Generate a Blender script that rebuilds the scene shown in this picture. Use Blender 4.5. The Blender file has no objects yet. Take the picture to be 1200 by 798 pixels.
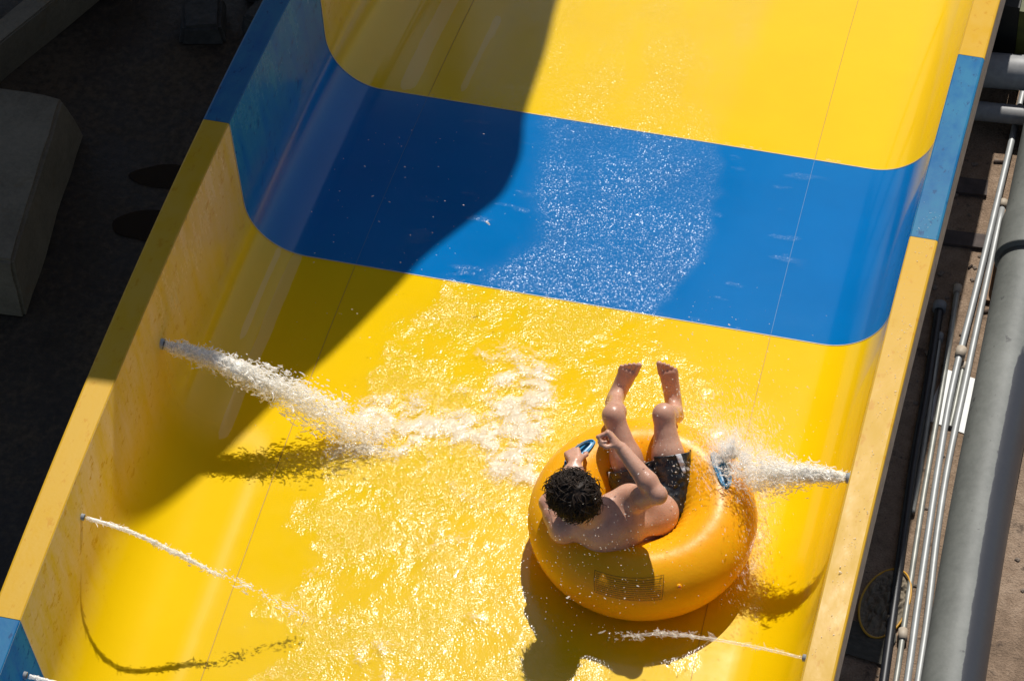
import bpy, bmesh, math, random
import numpy as np
import openvdb as vdb

random.seed(7)
rng = np.random.default_rng(11)
SC = bpy.context.scene
COL = SC.collection
R = math.radians
V3 = lambda *a: np.array(a, dtype=float)
def unit(v):
    v = np.asarray(v, float); return v / np.linalg.norm(v)

# ------------------------------------------------------------------ noise (numpy gradient noise)
def _hash(ix, iy, iz, seed):
    h = (ix.astype(np.int64) * 374761393 + iy.astype(np.int64) * 668265263 + iz.astype(np.int64) * 1442695041 + seed * 974634077) & 0xFFFFFFFF
    h = ((h ^ (h >> 13)) * 1274126177) & 0xFFFFFFFF
    h = ((h ^ (h >> 15)) * 2246822519) & 0xFFFFFFFF
    return h ^ (h >> 16)
def gnoise(x, y, z, seed=0):
    ix, iy, iz = np.floor(x), np.floor(y), np.floor(z)
    fx, fy, fz = x - ix, y - iy, z - iz
    u, v, w = (f * f * f * (f * (f * 6 - 15) + 10) for f in (fx, fy, fz))
    def g(dx, dy, dz):
        h = _hash(ix + dx, iy + dy, iz + dz, seed)
        gx = (h & 1023) / 511.5 - 1; gy = ((h >> 10) & 1023) / 511.5 - 1; gz = ((h >> 20) & 1023) / 511.5 - 1
        return gx * (fx - dx) + gy * (fy - dy) + gz * (fz - dz)
    l = lambda a, b, t: a + (b - a) * t
    return l(l(l(g(0, 0, 0), g(1, 0, 0), u), l(g(0, 1, 0), g(1, 1, 0), u), v),
             l(l(g(0, 0, 1), g(1, 0, 1), u), l(g(0, 1, 1), g(1, 1, 1), u), v), w)
def fbm(x, y, z, octs=4, seed=0, gain=.5):
    s = 0; a = 1.; f = 1.
    for o in range(octs):
        s = s + a * gnoise(x * f, y * f, z * f, seed + o); a *= gain; f *= 2.03
    return s
def sstep(a, b, x):
    t = np.clip((x - a) / (b - a), 0, 1); return t * t * (3 - 2 * t)

# ------------------------------------------------------------------ object helpers
def tag(o, label=None, cat=None, group=None, kind=None):
    if label: o['label'] = label
    if cat: o['category'] = cat
    if group: o['group'] = group
    if kind: o['kind'] = kind
    return o
def empty(name, loc, label, cat, group=None):
    o = bpy.data.objects.new(name, None); COL.objects.link(o)
    o.location = loc; o.empty_display_size = .1
    return tag(o, label, cat, group)
def link(name, me, mats, parent=None, smooth=True):
    o = bpy.data.objects.new(name, me); COL.objects.link(o)
    for m in (mats if isinstance(mats, (list, tuple)) else [mats]): me.materials.append(m)
    if smooth: me.polygons.foreach_set('use_smooth', np.ones(len(me.polygons), bool))
    if parent is not None:
        o.parent = parent
        o.matrix_parent_inverse.identity()
        if parent.type == 'EMPTY':
            me.transform(__import__('mathutils').Matrix.Translation(parent.location) .inverted())
    return o
def mesh_np(name, verts, faces):
    """verts (N,3), faces (M,k) all the same k"""
    verts = np.asarray(verts, np.float32); faces = np.asarray(faces, np.int32)
    me = bpy.data.meshes.new(name)
    k = faces.shape[1]; n = len(faces)
    me.vertices.add(len(verts)); me.vertices.foreach_set('co', verts.ravel())
    me.loops.add(n * k); me.loops.foreach_set('vertex_index', faces.ravel())
    me.polygons.add(n); me.polygons.foreach_set('loop_start', np.arange(0, n * k, k, dtype=np.int32))
    me.update(calc_edges=True); return me
def attr(me, name, vals):
    a = me.attributes.new(name, 'FLOAT', 'POINT'); a.data.foreach_set('value', np.asarray(vals, np.float32))
def grid_faces(nu, nv, wrap_u=False, wrap_v=False):
    iu = np.arange(nu if wrap_u else nu - 1); iv = np.arange(nv if wrap_v else nv - 1)
    a, b = np.meshgrid(iu, iv, indexing='ij'); a2 = (a + 1) % nu; b2 = (b + 1) % nv
    return np.stack([a * nv + b, a2 * nv + b, a2 * nv + b2, a * nv + b2], -1).reshape(-1, 4)
def bm_obj(name, bm, mats, parent=None, smooth=False, bevel=0):
    if bevel:
        bmesh.ops.bevel(bm, geom=[e for e in bm.edges if e.calc_face_angle(0) > .5], offset=bevel, segments=2, affect='EDGES', profile=.6)
    bmesh.ops.recalc_face_normals(bm, faces=bm.faces)
    me = bpy.data.meshes.new(name); bm.to_mesh(me); bm.free()
    return link(name, me, mats, parent, smooth)
def hexa(bm, pts):
    """8 points: bottom 4 (ccw), top 4"""
    v = [bm.verts.new(p) for p in pts]
    for f in ((3, 2, 1, 0), (4, 5, 6, 7), (0, 1, 5, 4), (1, 2, 6, 5), (2, 3, 7, 6), (3, 0, 4, 7)): bm.faces.new([v[i] for i in f])
def box(bm, x0, x1, y0, y1, z0, z1):
    hexa(bm, [(x0, y0, z0), (x1, y0, z0), (x1, y1, z0), (x0, y1, z0), (x0, y0, z1), (x1, y0, z1), (x1, y1, z1), (x0, y1, z1)])
def frames(P):
    P = np.asarray(P, float); T = np.gradient(P, axis=0); T /= np.linalg.norm(T, axis=1)[:, None]
    n = np.cross(T[0], [0.13, .31, .94]); n /= np.linalg.norm(n); N = [n]
    for t in T[1:]:
        n = N[-1] - t * (N[-1] @ t); N.append(n / np.linalg.norm(n))
    N = np.array(N); return T, N, np.cross(T, N)
def tube_np(P, r, seg=12, closed=False):
    """tube through the points; returns verts and quads (+ caps as degenerate-free quads via end rings)"""
    P = np.asarray(P, float); r = np.broadcast_to(np.asarray(r, float), (len(P),))
    T, N, B = frames(P)
    if not closed:                       # close the ends with tiny rings
        P = np.vstack([P[:1], P, P[-1:]]); N = np.vstack([N[:1], N, N[-1:]]); B = np.vstack([B[:1], B, B[-1:]])
        r = np.concatenate([[r[0] * .02], r, [r[-1] * .02]])
    a = np.linspace(0, 2 * np.pi, seg, endpoint=False)
    ring = np.cos(a)[None, :, None] * N[:, None] + np.sin(a)[None, :, None] * B[:, None]
    Vv = P[:, None] + ring * r[:, None, None]
    return Vv.reshape(-1, 3), grid_faces(len(P), seg, closed, True)
def curve_pts(pts, n=40):
    """Catmull-Rom resample"""
    p = np.asarray(pts, float); p = np.vstack([2 * p[0] - p[1], p, 2 * p[-1] - p[-2]])
    out = []; m = len(p) - 3
    for t in np.linspace(0, m - 1e-6, n):
        i = int(t); f = t - i; a, b, c, d = p[i:i + 4]
        out.append(.5 * ((2 * b) + (c - a) * f + (2 * a - 5 * b + 4 * c - d) * f ** 2 + (3 * b - a - 3 * c + d) * f ** 3))
    return np.array(out)
def tube_obj(name, pts, r, mat, parent=None, seg=14, n=None, closed=False):
    P = curve_pts(pts, n) if n else np.asarray(pts, float)
    v, f = tube_np(P, r, seg, closed); return link(name, mesh_np(name, v, f), mat, parent)
def merge_np(parts):
    vs, fs, o = [], [], 0
    for v, f in parts: vs.append(v); fs.append(np.asarray(f) + o); o += len(v)
    return np.vstack(vs), np.vstack(fs)

# ------------------------------------------------------------------ materials
class NT:
    def __init__(s, name):
        s.m = bpy.data.materials.new(name); s.m.use_nodes = True; s.t = s.m.node_tree; s.t.nodes.clear()
        s.out = s.n('ShaderNodeOutputMaterial')
    def n(s, typ, **kw):
        nd = s.t.nodes.new(typ)
        for k, v in kw.items():
            if k in nd.inputs.keys(): s.set(nd.inputs[k], v)
            else: setattr(nd, k, v)
        return nd
    def set(s, sock, v):
        if isinstance(v, bpy.types.NodeSocket): s.t.links.new(v, sock)
        elif isinstance(v, bpy.types.Node): s.t.links.new(v.outputs[0], sock)
        else: sock.default_value = v
    def coord(s, scale=(1, 1, 1), rot=(0, 0, 0)):
        tc = s.n('ShaderNodeTexCoord'); mp = s.n('ShaderNodeMapping'); s.set(mp.inputs[0], tc.outputs['Object'])
        mp.inputs['Scale'].default_value = scale; mp.inputs['Rotation'].default_value = rot; return mp.outputs[0]
    def noise(s, scale, detail=3, rough=.5, vec=None, dist=0.):
        nd = s.n('ShaderNodeTexNoise', Scale=scale, Detail=detail, Roughness=rough, Distortion=dist)
        s.set(nd.inputs['Vector'], vec if vec is not None else s.coord()); return nd.outputs['Fac']
    def ramp(s, fac, stops, interp='LINEAR'):
        nd = s.n('ShaderNodeValToRGB'); s.set(nd.inputs[0], fac); cr = nd.color_ramp; cr.interpolation = interp
        while len(cr.elements) < len(stops): cr.elements.new(.5)
        for e, (p, c) in zip(cr.elements, stops):
            e.position = p; e.color = (c, c, c, 1) if isinstance(c, (int, float)) else (*c, 1)
        return nd.outputs[0]
    def mix(s, fac, a, b, mode='MIX'):
        nd = s.n('ShaderNodeMix', data_type='RGBA', blend_type=mode)
        for i, v in ((0, fac), (6, a), (7, b)):
            if isinstance(v, tuple) and len(v) == 3: v = (*v, 1)
            s.set(nd.inputs[i], v)
        return nd.outputs[2]
    def math(s, op, a, b=0., clamp=False):
        nd = s.n('ShaderNodeMath', operation=op, use_clamp=clamp); s.set(nd.inputs[0], a); s.set(nd.inputs[1], b); return nd.outputs[0]
    def attr(s, name):
        return s.n('ShaderNodeAttribute', attribute_name=name).outputs['Fac']
    def bump(s, h, strength=.3, dist=.01, normal=None):
        nd = s.n('ShaderNodeBump'); s.set(nd.inputs['Strength'], strength); s.set(nd.inputs['Distance'], dist); s.set(nd.inputs['Height'], h)
        if normal is not None: s.set(nd.inputs['Normal'], normal)
        return nd.outputs[0]
    def principled(s, base, rough=.5, **kw):
        b = s.n('ShaderNodeBsdfPrincipled')
        if isinstance(base, tuple): base = (*base, 1)
        s.set(b.inputs['Base Color'], base); s.set(b.inputs['Roughness'], rough)
        for k, v in kw.items(): s.set(b.inputs[k.replace('_', ' ')], v)
        return b
    def done(s, sh):
        s.t.links.new(sh.outputs[0] if isinstance(sh, bpy.types.Node) else sh, s.out.inputs[0]); return s.m

def simple(name, base, rough=.5, var=.12, scale=30, bumpd=0., **kw):
    t = NT(name); nz = t.noise(scale, 4)
    c0 = tuple(c * (1 - var) for c in base); c1 = tuple(min(1, c * (1 + var)) for c in base)
    col = t.ramp(nz, [(.3, c0), (.7, c1)])
    if bumpd: kw['Normal'] = t.bump(t.noise(scale * 2, 4), .5, bumpd)
    return t.done(t.principled(col, rough, **kw))

def paint(name, base, pale, dark, rim=False):
    """slide gelcoat; 'wall' grows from 0 at the fillet to 1 at the wall top, 'amp' where water churns"""
    t = NT(name)
    big = t.noise(2.2, 4, .6)
    streak = t.noise(1., 5, .6, t.coord((9, 9, 1.6)))
    speck = t.noise(46, 3, .6)
    if rim:
        f = t.math('ADD', t.math('MULTIPLY', big, .55), t.math('MULTIPLY', t.noise(13, 5, .65, t.coord((1, .45, 1), (0, 0, .6))), .6))
        col = t.mix(t.ramp(f, [(.42, 0.), (.68, 1.)]), base, pale)
        d = t.ramp(t.noise(22, 4, .7, t.coord((1, .5, 1), (0, 0, -.5))), [(.60, 0.), (.67, 1.)])
        col = t.mix(t.math('MULTIPLY', d, .8), col, dark)
        rough = t.ramp(f, [(.35, .3), (.7, .5)])
        nrm = t.bump(t.noise(60, 3), .15, .003)
        return t.done(t.principled(col, rough, Normal=nrm, Specular_IOR_Level=.22))
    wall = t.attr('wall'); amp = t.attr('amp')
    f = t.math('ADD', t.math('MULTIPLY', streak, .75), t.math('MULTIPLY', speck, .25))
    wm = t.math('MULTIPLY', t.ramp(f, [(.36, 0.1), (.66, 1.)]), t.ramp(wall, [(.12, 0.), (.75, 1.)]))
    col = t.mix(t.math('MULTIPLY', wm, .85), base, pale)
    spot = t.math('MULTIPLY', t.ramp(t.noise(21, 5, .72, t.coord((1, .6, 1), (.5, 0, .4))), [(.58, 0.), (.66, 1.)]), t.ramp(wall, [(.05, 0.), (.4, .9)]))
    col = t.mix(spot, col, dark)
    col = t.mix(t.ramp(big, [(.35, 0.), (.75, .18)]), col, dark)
    # long pale streaks: reflections on the wet chute, painted into the colour
    sn = t.math('ADD', t.attr('side'), t.math('MULTIPLY', t.math('SUBTRACT', t.noise(1., 4, .6, t.coord((16, 2.2, 3))), .5), .55))
    sm_ = t.ramp(sn, [(.48, 0.), (.53, 1.)])
    col = t.mix(t.math('MULTIPLY', sm_, .36), col, pale)
    dry = t.attr('dry')
    rough = t.math('ADD', t.math('MULTIPLY', wm, .22), t.ramp(t.noise(5, 4, .6), [(.3, .10), (.7, .15)]))
    rough = t.math('ADD', rough, t.math('MULTIPLY', dry, .40))
    spec = t.math('SUBTRACT', .34, t.math('MULTIPLY', dry, .31))
    # light through the churned water falls unevenly on the gelcoat: ripple relief where the water runs thick
    h = t.math('ADD', t.noise(26, 4, .62, None, .8), t.math('MULTIPLY', t.noise(95, 2, .5), .25))
    nrm = t.bump(h, t.math('MULTIPLY', amp, .14), .018)
    return t.done(t.principled(col, rough, Normal=nrm, Specular_IOR_Level=spec))

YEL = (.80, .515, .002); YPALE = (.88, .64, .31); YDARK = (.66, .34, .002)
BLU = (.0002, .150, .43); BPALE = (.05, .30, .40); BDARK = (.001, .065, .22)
M = {}
M['yellow'] = paint('yellow_gelcoat', YEL, YPALE, YDARK)
M['blue'] = paint('blue_gelcoat', BLU, BPALE, BDARK)
M['yellow_rim'] = paint('yellow_rim_paint', (.61, .335, .005), (.61, .355, .03), (.55, .26, .003), True)
M['blue_rim'] = paint('blue_rim_paint', (.0005, .10, .27), (.012, .155, .29), (.001, .05, .15), True)
M['raw'] = simple('raw_fibreglass', (.50, .44, .34), .7, .25, 25)
M['seam'] = simple('seam_line', (.42, .23, .02), .6)
M['caulk'] = simple('joint_caulk', (.55, .47, .32), .5)
M['seam_pale'] = simple('pale_seam_line', (.03, .16, .36), .6)
M['nozzle'] = simple('nozzle_plastic', (.05, .06, .07), .35)
M['nozzle_rim'] = simple('nozzle_metal', (.35, .36, .36), .4)
M['tube'] = None

# ------------------------------------------------------------------ slide geometry
U, H, RF, DL, RW = 1.75, .8079, .33475, .1118, .1418
A0, B2, C3 = -.12, -.0280467, 5.16e-5
def _z0(y): return A0 * y + B2 * y * y + C3 * y ** 3
def _s0(y): return A0 + 2 * B2 * y + 3 * C3 * y * y
def path(y):
    y = np.asarray(y, float); z = _z0(y); s = _s0(y)
    lo = y < -3.3; hi = y > 3.4
    d = y + 3.3; z = np.where(lo, _z0(-3.3) + _s0(-3.3) * d + .05 * d * d, z); s = np.where(lo, _s0(-3.3) + .1 * d, s)
    d = y - 3.4; k = -_s0(3.4) / 5.4
    z = np.where(hi, _z0(3.4) + _s0(3.4) * d + k * d * d, z); s = np.where(hi, _s0(3.4) + 2 * k * d, s)
    return z, s
PHI = math.pi / 2 - DL
HEND = RF - RF * math.cos(PHI); LW = (H - HEND) / math.cos(DL)
UEND = U - LW * math.sin(DL); UC = UEND - RF * math.sin(PHI)
def half_profile():
    pts = []
    for t in np.linspace(0, 1, 40)[:-1]: pts.append((UC * t, 0., 0., 1., 0.))
    for a in np.linspace(0, PHI, 17)[:-1]:
        pts.append((UC + RF * math.sin(a), RF - RF * math.cos(a), .35 * (a / PHI) ** 2, math.cos(a), math.sin(a)))
    for q in np.linspace(0, 1, 12):
        pts.append((UEND + q * LW * math.sin(DL), HEND + q * LW * math.cos(DL), .35 + .65 * q, math.cos(PHI), math.sin(PHI)))
    return pts          # u, h, wall, normal-h, normal(-u)
HP = half_profile()
PROF = np.array([(-u, h, w, nh, nu) for u, h, w, nh, nu in HP[:0:-1]] + [(u, h, w, nh, -nu) for u, h, w, nh, nu in HP])  # nu: inward normal u comp
def place(u, h, y):
    z, s = path(y); k = 1 / np.sqrt(1 + s * s)
    return np.stack([np.broadcast_to(u, np.broadcast(u, y).shape), y - h * s * k, z + h * k], -1)
def ripple_amp(x, y):
    """how strongly the water churns at a floor point (0..1)"""
    wob = .09 * gnoise(x * 3.1, y * 3.1, 0 * x, 5) + .04 * gnoise(x * 11, y * 11, 0 * x, 6)
    xx = x + wob
    lo = 1 - sstep(-.02, .03, y)
    xl = np.interp(y, [-3.3, -2.5, -1.6, -.8, -.3, 0], [-1.02, -1.02, -.98, -.95, -.86, -.70])
    xr = np.interp(y, [-3.3, -2.0, -1.2, -.3, 0], [1.22, 1.22, 1.12, .98, .62])
    core = sstep(-.0, .16, xx - xl) * sstep(-.0, .16, xr - xx)
    patch = sstep(-.22, .20, fbm(x * 2.6, y * 2.6, 0 * x, 3, 21))
    side = np.maximum(sstep(.45, .75, x), sstep(-.55, -.85, x))
    a_lo = core * (1 - side * .85 * (1 - patch)) * (.26 + .66 * sstep(-.25, .22, fbm(x * 1.9 + 3, y * 2.6, 0 * x, 3, 27))) * (.70 + .30 * patch)
    mid = sstep(-.02, .03, y) * (1 - sstep(1.47, 1.50, y))
    xlm = np.interp(y, [0, .15, .4, .8, 1.5], [-.50, -.46, -.30, -.42, -.52]); xrm = np.interp(y, [0, .2, .7, 1.5], [.50, .58, .68, .55])
    a_mid = mid * .50 * sstep(-.03, .20, xx - xlm) * sstep(-.02, .07, xrm - xx) * (.62 + .38 * sstep(-.25, .25, fbm(x * 2.7, y * 2.7, 0 * x, 3, 61)))
    a_up = sstep(1.47, 1.50, y) * .45 * sstep(0, .1, x + .95) * sstep(-.03, .13, .57 - x + .5 * wob) * (.5 + .5 * sstep(-.3, .25, fbm(x * 3.2, y * 1.4, 0 * x, 3, 63)))
    th = mid * .30 * sstep(.30, .36, fbm(x * 3.2 + y * 1.2, y * 11, 0 * x, 3, 33)) * sstep(-.95, -.85, x) * (1 - sstep(1.05, 1.2, x))
    return np.clip(np.maximum(a_lo * lo + a_mid + a_up, th), 0, 1)

def side_band(u, y):
    g = lambda c, w_, y0, y1, a=1.: a * np.exp(-((u - c) / w_) ** 2) * sstep(y0 - .1, y0 + .05, y) * (1 - sstep(y1 - .05, y1 + .12, y))
    return g(-1.24, .055, 1.55, 3.4) + g(-.93, .03, 1.6, 2.4, .8) + g(-1.41, .035, -1.35, .0) + g(-1.50, .02, -.7, .0, .9) + g(-1.10, .03, 1.6, 2.6, .5)
SLIDE = empty('water_slide', (0, 0, -1.5), 'wide yellow water slide chute with blue bands and high rounded side walls', 'water slide')
SECT = [(-5.2, -3.16, 'blue'), (-3.16, 0., 'yellow'), (0., 1.4942, 'blue'), (1.4942, 4.6, 'yellow'), (4.6, 8.6, 'blue')]
TH = .012
PANELS = {}
for (y0, y1, c) in SECT:
    ny = int((y1 - y0) / .05) + 2
    ys = np.linspace(y0 + .0008, y1 - .0008, ny)
    u, h, w, nh, nu = PROF.T
    Yg, Ug = np.meshgrid(ys, u, indexing='ij'); Hg = np.broadcast_to(h, Yg.shape)
    top = place(Ug, Hg, Yg)
    bot = place(Ug - TH * np.broadcast_to(nu, Yg.shape), Hg - TH * np.broadcast_to(nh, Yg.shape), Yg)
    n = len(u); NV = ny * n
    verts = np.vstack([top.reshape(-1, 3), bot.reshape(-1, 3)])
    f = grid_faces(ny, n)[:, ::-1]; fb = grid_faces(ny, n) + NV
    i = np.arange(n - 1); e0 = np.stack([i, i + 1, i + 1 + NV, i + NV], -1); o = (ny - 1) * n; e1 = np.stack([o + i + 1, o + i, o + i + NV, o + i + 1 + NV], -1)
    j = np.arange(ny - 1); s0 = np.stack([j * n + n, j * n, j * n + NV, j * n + n + NV], -1); s1 = np.stack([j * n + n - 1, j * n + 2 * n - 1, j * n + 2 * n - 1 + NV, j * n + n - 1 + NV], -1)
    me = mesh_np('panel', verts, np.vstack([f, fb, e0, e1, s0, s1]))
    attr(me, 'wall', np.tile(np.broadcast_to(w, Yg.shape).ravel(), 2))
    am = ripple_amp(Ug, Yg) * np.clip(1 - np.broadcast_to(w, Yg.shape) * 20, 0, 1)
    attr(me, 'amp', np.tile(am.ravel(), 2))
    attr(me, 'side', np.tile(side_band(Ug, Yg).ravel(), 2))
    attr(me, 'dry', np.tile((sstep(-1.12, -1.25, Ug) * sstep(-1.15, -1.5, Yg)).ravel(), 2))
    mi = np.zeros(len(me.polygons), np.int32); mi[len(f):] = 1
    me.set_sharp_from_angle(angle=R(40))
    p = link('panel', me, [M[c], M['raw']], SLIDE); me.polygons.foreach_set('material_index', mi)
    tag(p, {'blue': 'blue band across the chute', 'yellow': 'yellow stretch of the chute'}[c])
    PANELS[(y0, c)] = p
    # rims: flat painted flange with a raw lip hanging outside
    for sg in (-1, 1):
        pr = [(U + .0005, H - .012), (U + .0005, H + .002), (U + .006, H + .006), (U + RW - .012, H + .006), (U + RW - .003, H + .002), (U + RW, H - .008),
              (U + RW, H - .24), (U + RW - .011, H - .24), (U + RW - .011, H - .012)]
        yr = np.linspace(y0 + .0015, y1 - .0015, ny)
        Pu = np.array([a for a, b in pr]) * sg; Ph = np.array([b for a, b in pr])
        Yg2, Ug2 = np.meshgrid(yr, Pu, indexing='ij')
        vv = place(Ug2, np.broadcast_to(Ph, Yg2.shape), Yg2).reshape(-1, 3); m_ = len(pr)
        ff = grid_faces(ny, m_, False, True)
        bmr = bmesh.new(); bv = [bmr.verts.new(p_) for p_ in vv]
        for q_ in ff: bmr.faces.new([bv[t_] for t_ in q_]).material_index = 0 if (q_[0] % m_) < 5 else 1
        bmr.faces.new([bv[t_] for t_ in range(m_)]); bmr.faces.new([bv[(ny - 1) * m_ + t_] for t_ in range(m_)])
        ro = bm_obj('rim', bmr, [M[c + '_rim'], M['raw']], p)
        ro.data.transform(__import__('mathutils').Matrix.Translation((0, 0, 1.5)))
def ribbon_u(name, y, wid, mat, parent, lift=.0022):
    """joint line running across the whole profile at y"""
    u, h, w, nh, nu = PROF.T
    Yg, Ug = np.meshgrid(np.array([y - wid / 2, y + wid / 2]), u + lift * nu, indexing='ij')
    v = place(Ug, np.broadcast_to(h + lift * nh, Yg.shape), Yg).reshape(-1, 3)
    return link(name, mesh_np(name, v, grid_faces(2, len(u))[:, ::-1]), mat, parent)
for (y0, y1, c) in SECT[1:]:
    ribbon_u('joint', y0, .006, M['caulk'], SLIDE)
for (y0, y1, c) in SECT:
    for us, sl in ((-1.0977, -.012), (1.0977, -.030)):
        ys = np.linspace(y0 + .01, y1 - .01, 60); uu = us + sl * np.clip(ys, -3.3, 3.5) * (1 if us > 0 else 0.4)
        v = np.concatenate([place(uu - .0016, .0018, ys), place(uu + .0016, .0018, ys)])
        v = v.reshape(2, 60, 3)
        link('seam', mesh_np('seam', v.reshape(-1, 3), grid_faces(2, 60)), M['seam'] if c == 'yellow' else M['seam_pale'], SLIDE)
# spray nozzles in the walls
NOZ = [(-1, -2.44, .722, .013), (-1, -1.24, .610, .024), (-1, -3.325, .655, .014), (1, -1.41, .722, .022), (1, -2.41, .624, .013)]
for sg, y, z, r in NOZ:
    x = sg * (U - (H - (z - float(path(y)[0]))) * math.tan(DL))
    P = [(x + sg * .05, y, z + .004), (x - sg * .012, y, z)]
    noz = tube_obj('nozzle', P, [r + .004, r + .004], M['nozzle_rim'], SLIDE, 18)
    inner = tube_obj('bore', [(x - sg * .0, y, z + .001), (x - sg * .0135, y, z)], [r, r], M['nozzle'], noz, 16)
    inner.data.transform(__import__('mathutils').Matrix.Translation((0, 0, 1.5)))
# steel legs under the chute
M['steel'] = simple('galvanised_steel', (.42, .44, .45), .38, .15, 18, Metallic=.85)
for y in (-4.4, -1.4, 1.6, 4.4):
    for x in (-1.25, 1.25):
        z = float(path(y)[0]); tube_obj('support_leg', [(x, y, -1.5), (x, y, z - .016)], .055, M['steel'], SLIDE, 14)
    bm = bmesh.new(); z = float(path(y)[0]); box(bm, -1.5, 1.5, y - .05, y + .05, z - .11, z - .018); bm_obj('cross_beam', bm, M['steel'], SLIDE)

# ------------------------------------------------------------------ running water on the chute
dx = .0105
xs = np.arange(-1.34, 1.341, dx); ys = np.arange(-3.5, 3.61, dx)
Xg, Yg = np.meshgrid(xs, ys, indexing='ij'); Z0 = 0 * Xg
amp = ripple_amp(Xg, Yg)
low = (Yg < 0)
wx = Xg + .05 * fbm(Xg * 5, Yg * 5, Z0, 2, 40); wy = Yg + .05 * fbm(Xg * 5, Yg * 5, Z0 + 7, 2, 41)
hgt = .010 * fbm(wx * 6, wy * 5, Z0, 2, 50) + .0034 * (1 - np.abs(fbm(wx * 21, wy * 17, Z0, 2, 51)) * 2) + .0020 * fbm(wx * 44, wy * 38, Z0, 1, 52)
fine = .0016 * fbm(Xg * 36, Yg * 30, Z0, 2, 53)
hgt = np.where(low, hgt, fine) * sstep(0, .5, amp)
# foam: where jets land, where the tube pushes water, and stringy lines
def blob(x0, y0, rx, ry, a=1., rot=0.):
    c, s = math.cos(rot), math.sin(rot); X = Xg - x0; Y = Yg - y0
    return a * np.exp(-((X * c + Y * s) / rx) ** 2 - ((-X * s + Y * c) / ry) ** 2)
turb = fbm(Xg * 9 + .8 * fbm(Xg * 6, Yg * 6, Z0, 2, 61), Yg * 9, Z0, 5, 60, .6)
foam = np.zeros_like(Xg)
FOAM_BLOBS = [(.01, -.90, .14, .26, 1.15, 0.), (-.04, -.60, .15, .22, .75, 0.), (-.55, -1.03, .22, .09, .85, .1), (-.78, -1.10, .16, .08, .7, 0), (-.30, -1.00, .16, .08, .8, -.2),
              (.12, -1.25, .16, .07, .8, -.3), (-.72, -1.30, .25, .07, .6, .2), (-.35, -.78, .28, .06, .6, .3), (.02, -1.20, .10, .22, .7, 0), (-.20, -.45, .22, .07, .5, .4), (-.55, -1.2, .4, .18, .42, .1), (-.05, -.95, .28, .40, .40, 0), (-.15, -1.75, .35, .10, .45, .2), (.1, -2.2, .3, .08, .45, -.2), (-.75, -2.1, .2, .08, .4, .3), (-.45, -1.12, .30, .05, .75, .15), (-.62, -.92, .20, .06, .65, .2), (-.15, -1.45, .3, .06, .5, -.3), (-.35, -2.48, .22, .07, .85, .2), (-.10, -2.62, .25, .08, .7, .1), (-.62, -2.36, .18, .05, .6, .3), (1.18, -.98, .16, .20, .55, 0), (1.32, -1.5, .07, .35, .6, .1), (.95, -.75, .2, .1, .5, 0)]
for b in FOAM_BLOBS: foam += blob(*b)
foam = np.clip(foam * (1.0 + 1.6 * turb) - .28 + .16 * amp * low * sstep(.25, .6, turb), 0, 1.2)
foam += .9 * np.exp(-((Yg - 1.493) / .006) ** 2) * sstep(-.05, .3, fbm(Xg * 22, Yg * 3, Z0, 2, 70)) * (np.abs(Xg) < 1.2)
foam += .7 * np.exp(-((Yg - .0) / .006) ** 2) * sstep(-.05, .3, fbm(Xg * 22, Yg * 3, Z0, 2, 71)) * (np.abs(Xg) < 1.0)
hgt += .004 * np.clip(foam, 0, 1) * (.6 + turb)
wet = np.clip(amp * 2.2, 0, 1)
wet = np.maximum(wet, np.clip(foam, 0, 1))
me = mesh_np('water', place(Xg, np.maximum(hgt, -.012) + .015, Yg).reshape(-1, 3), grid_faces(len(xs), len(ys)))
attr(me, 'amp', amp.ravel()); attr(me, 'foam', foam.ravel()); attr(me, 'wet', wet.ravel()); attr(me, 'coarse', (low * 1.).ravel())
t = NT('running_water')
a_ = t.attr('amp'); fo = t.attr('foam'); we = t.attr('wet'); co = t.attr('coarse')
hc = t.math('ADD', t.noise(92, 1.5, .5, None, .5), t.math('MULTIPLY', t.noise(24, 2, .5), 1.2))
nrm = t.bump(hc, t.math('MULTIPLY', t.math('MULTIPLY', co, a_), .95), .0075)
vo = t.n('ShaderNodeTexVoronoi', Scale=190.); t.set(vo.inputs['Vector'], t.coord((1, .8, 1)))
v1 = t.n('ShaderNodeVectorMath', operation='SUBTRACT'); t.set(v1.inputs[0], vo.outputs['Color']); v1.inputs[1].default_value = (.5, .5, .5)
v2 = t.n('ShaderNodeVectorMath', operation='SCALE'); t.set(v2.inputs[0], v1.outputs[0]); t.set(v2.inputs['Scale'], t.math('MULTIPLY', t.math('SUBTRACT', 1., co), t.math('MULTIPLY', a_, 1.05)))
v3 = t.n('ShaderNodeVectorMath', operation='MULTIPLY'); t.set(v3.inputs[0], v2.outputs[0]); v3.inputs[1].default_value = (1, 1, .2)
v4_ = t.n('ShaderNodeVectorMath', operation='ADD'); t.set(v4_.inputs[0], nrm); t.set(v4_.inputs[1], v3.outputs[0])
v5 = t.n('ShaderNodeVectorMath', operation='NORMALIZE'); t.set(v5.inputs[0], v4_.outputs[0]); nrm = v5.outputs[0]
gl = t.n('ShaderNodeBsdfGlossy'); t.set(gl.inputs['Roughness'], t.math('SUBTRACT', .28, t.math('MULTIPLY', co, .145))); t.set(gl.inputs['Normal'], nrm)
tr = t.n('ShaderNodeBsdfTransparent')
fr = t.n('ShaderNodeFresnel', IOR=1.33); t.set(fr.inputs['Normal'], nrm)
ms = t.n('ShaderNodeMixShader'); t.set(ms.inputs[0], t.math('MULTIPLY', t.math('MINIMUM', fr.outputs[0], .10), we)); t.set(ms.inputs[1], tr); t.set(ms.inputs[2], gl)
fd = t.principled((.86, .88, .86), .35, Normal=nrm)
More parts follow.
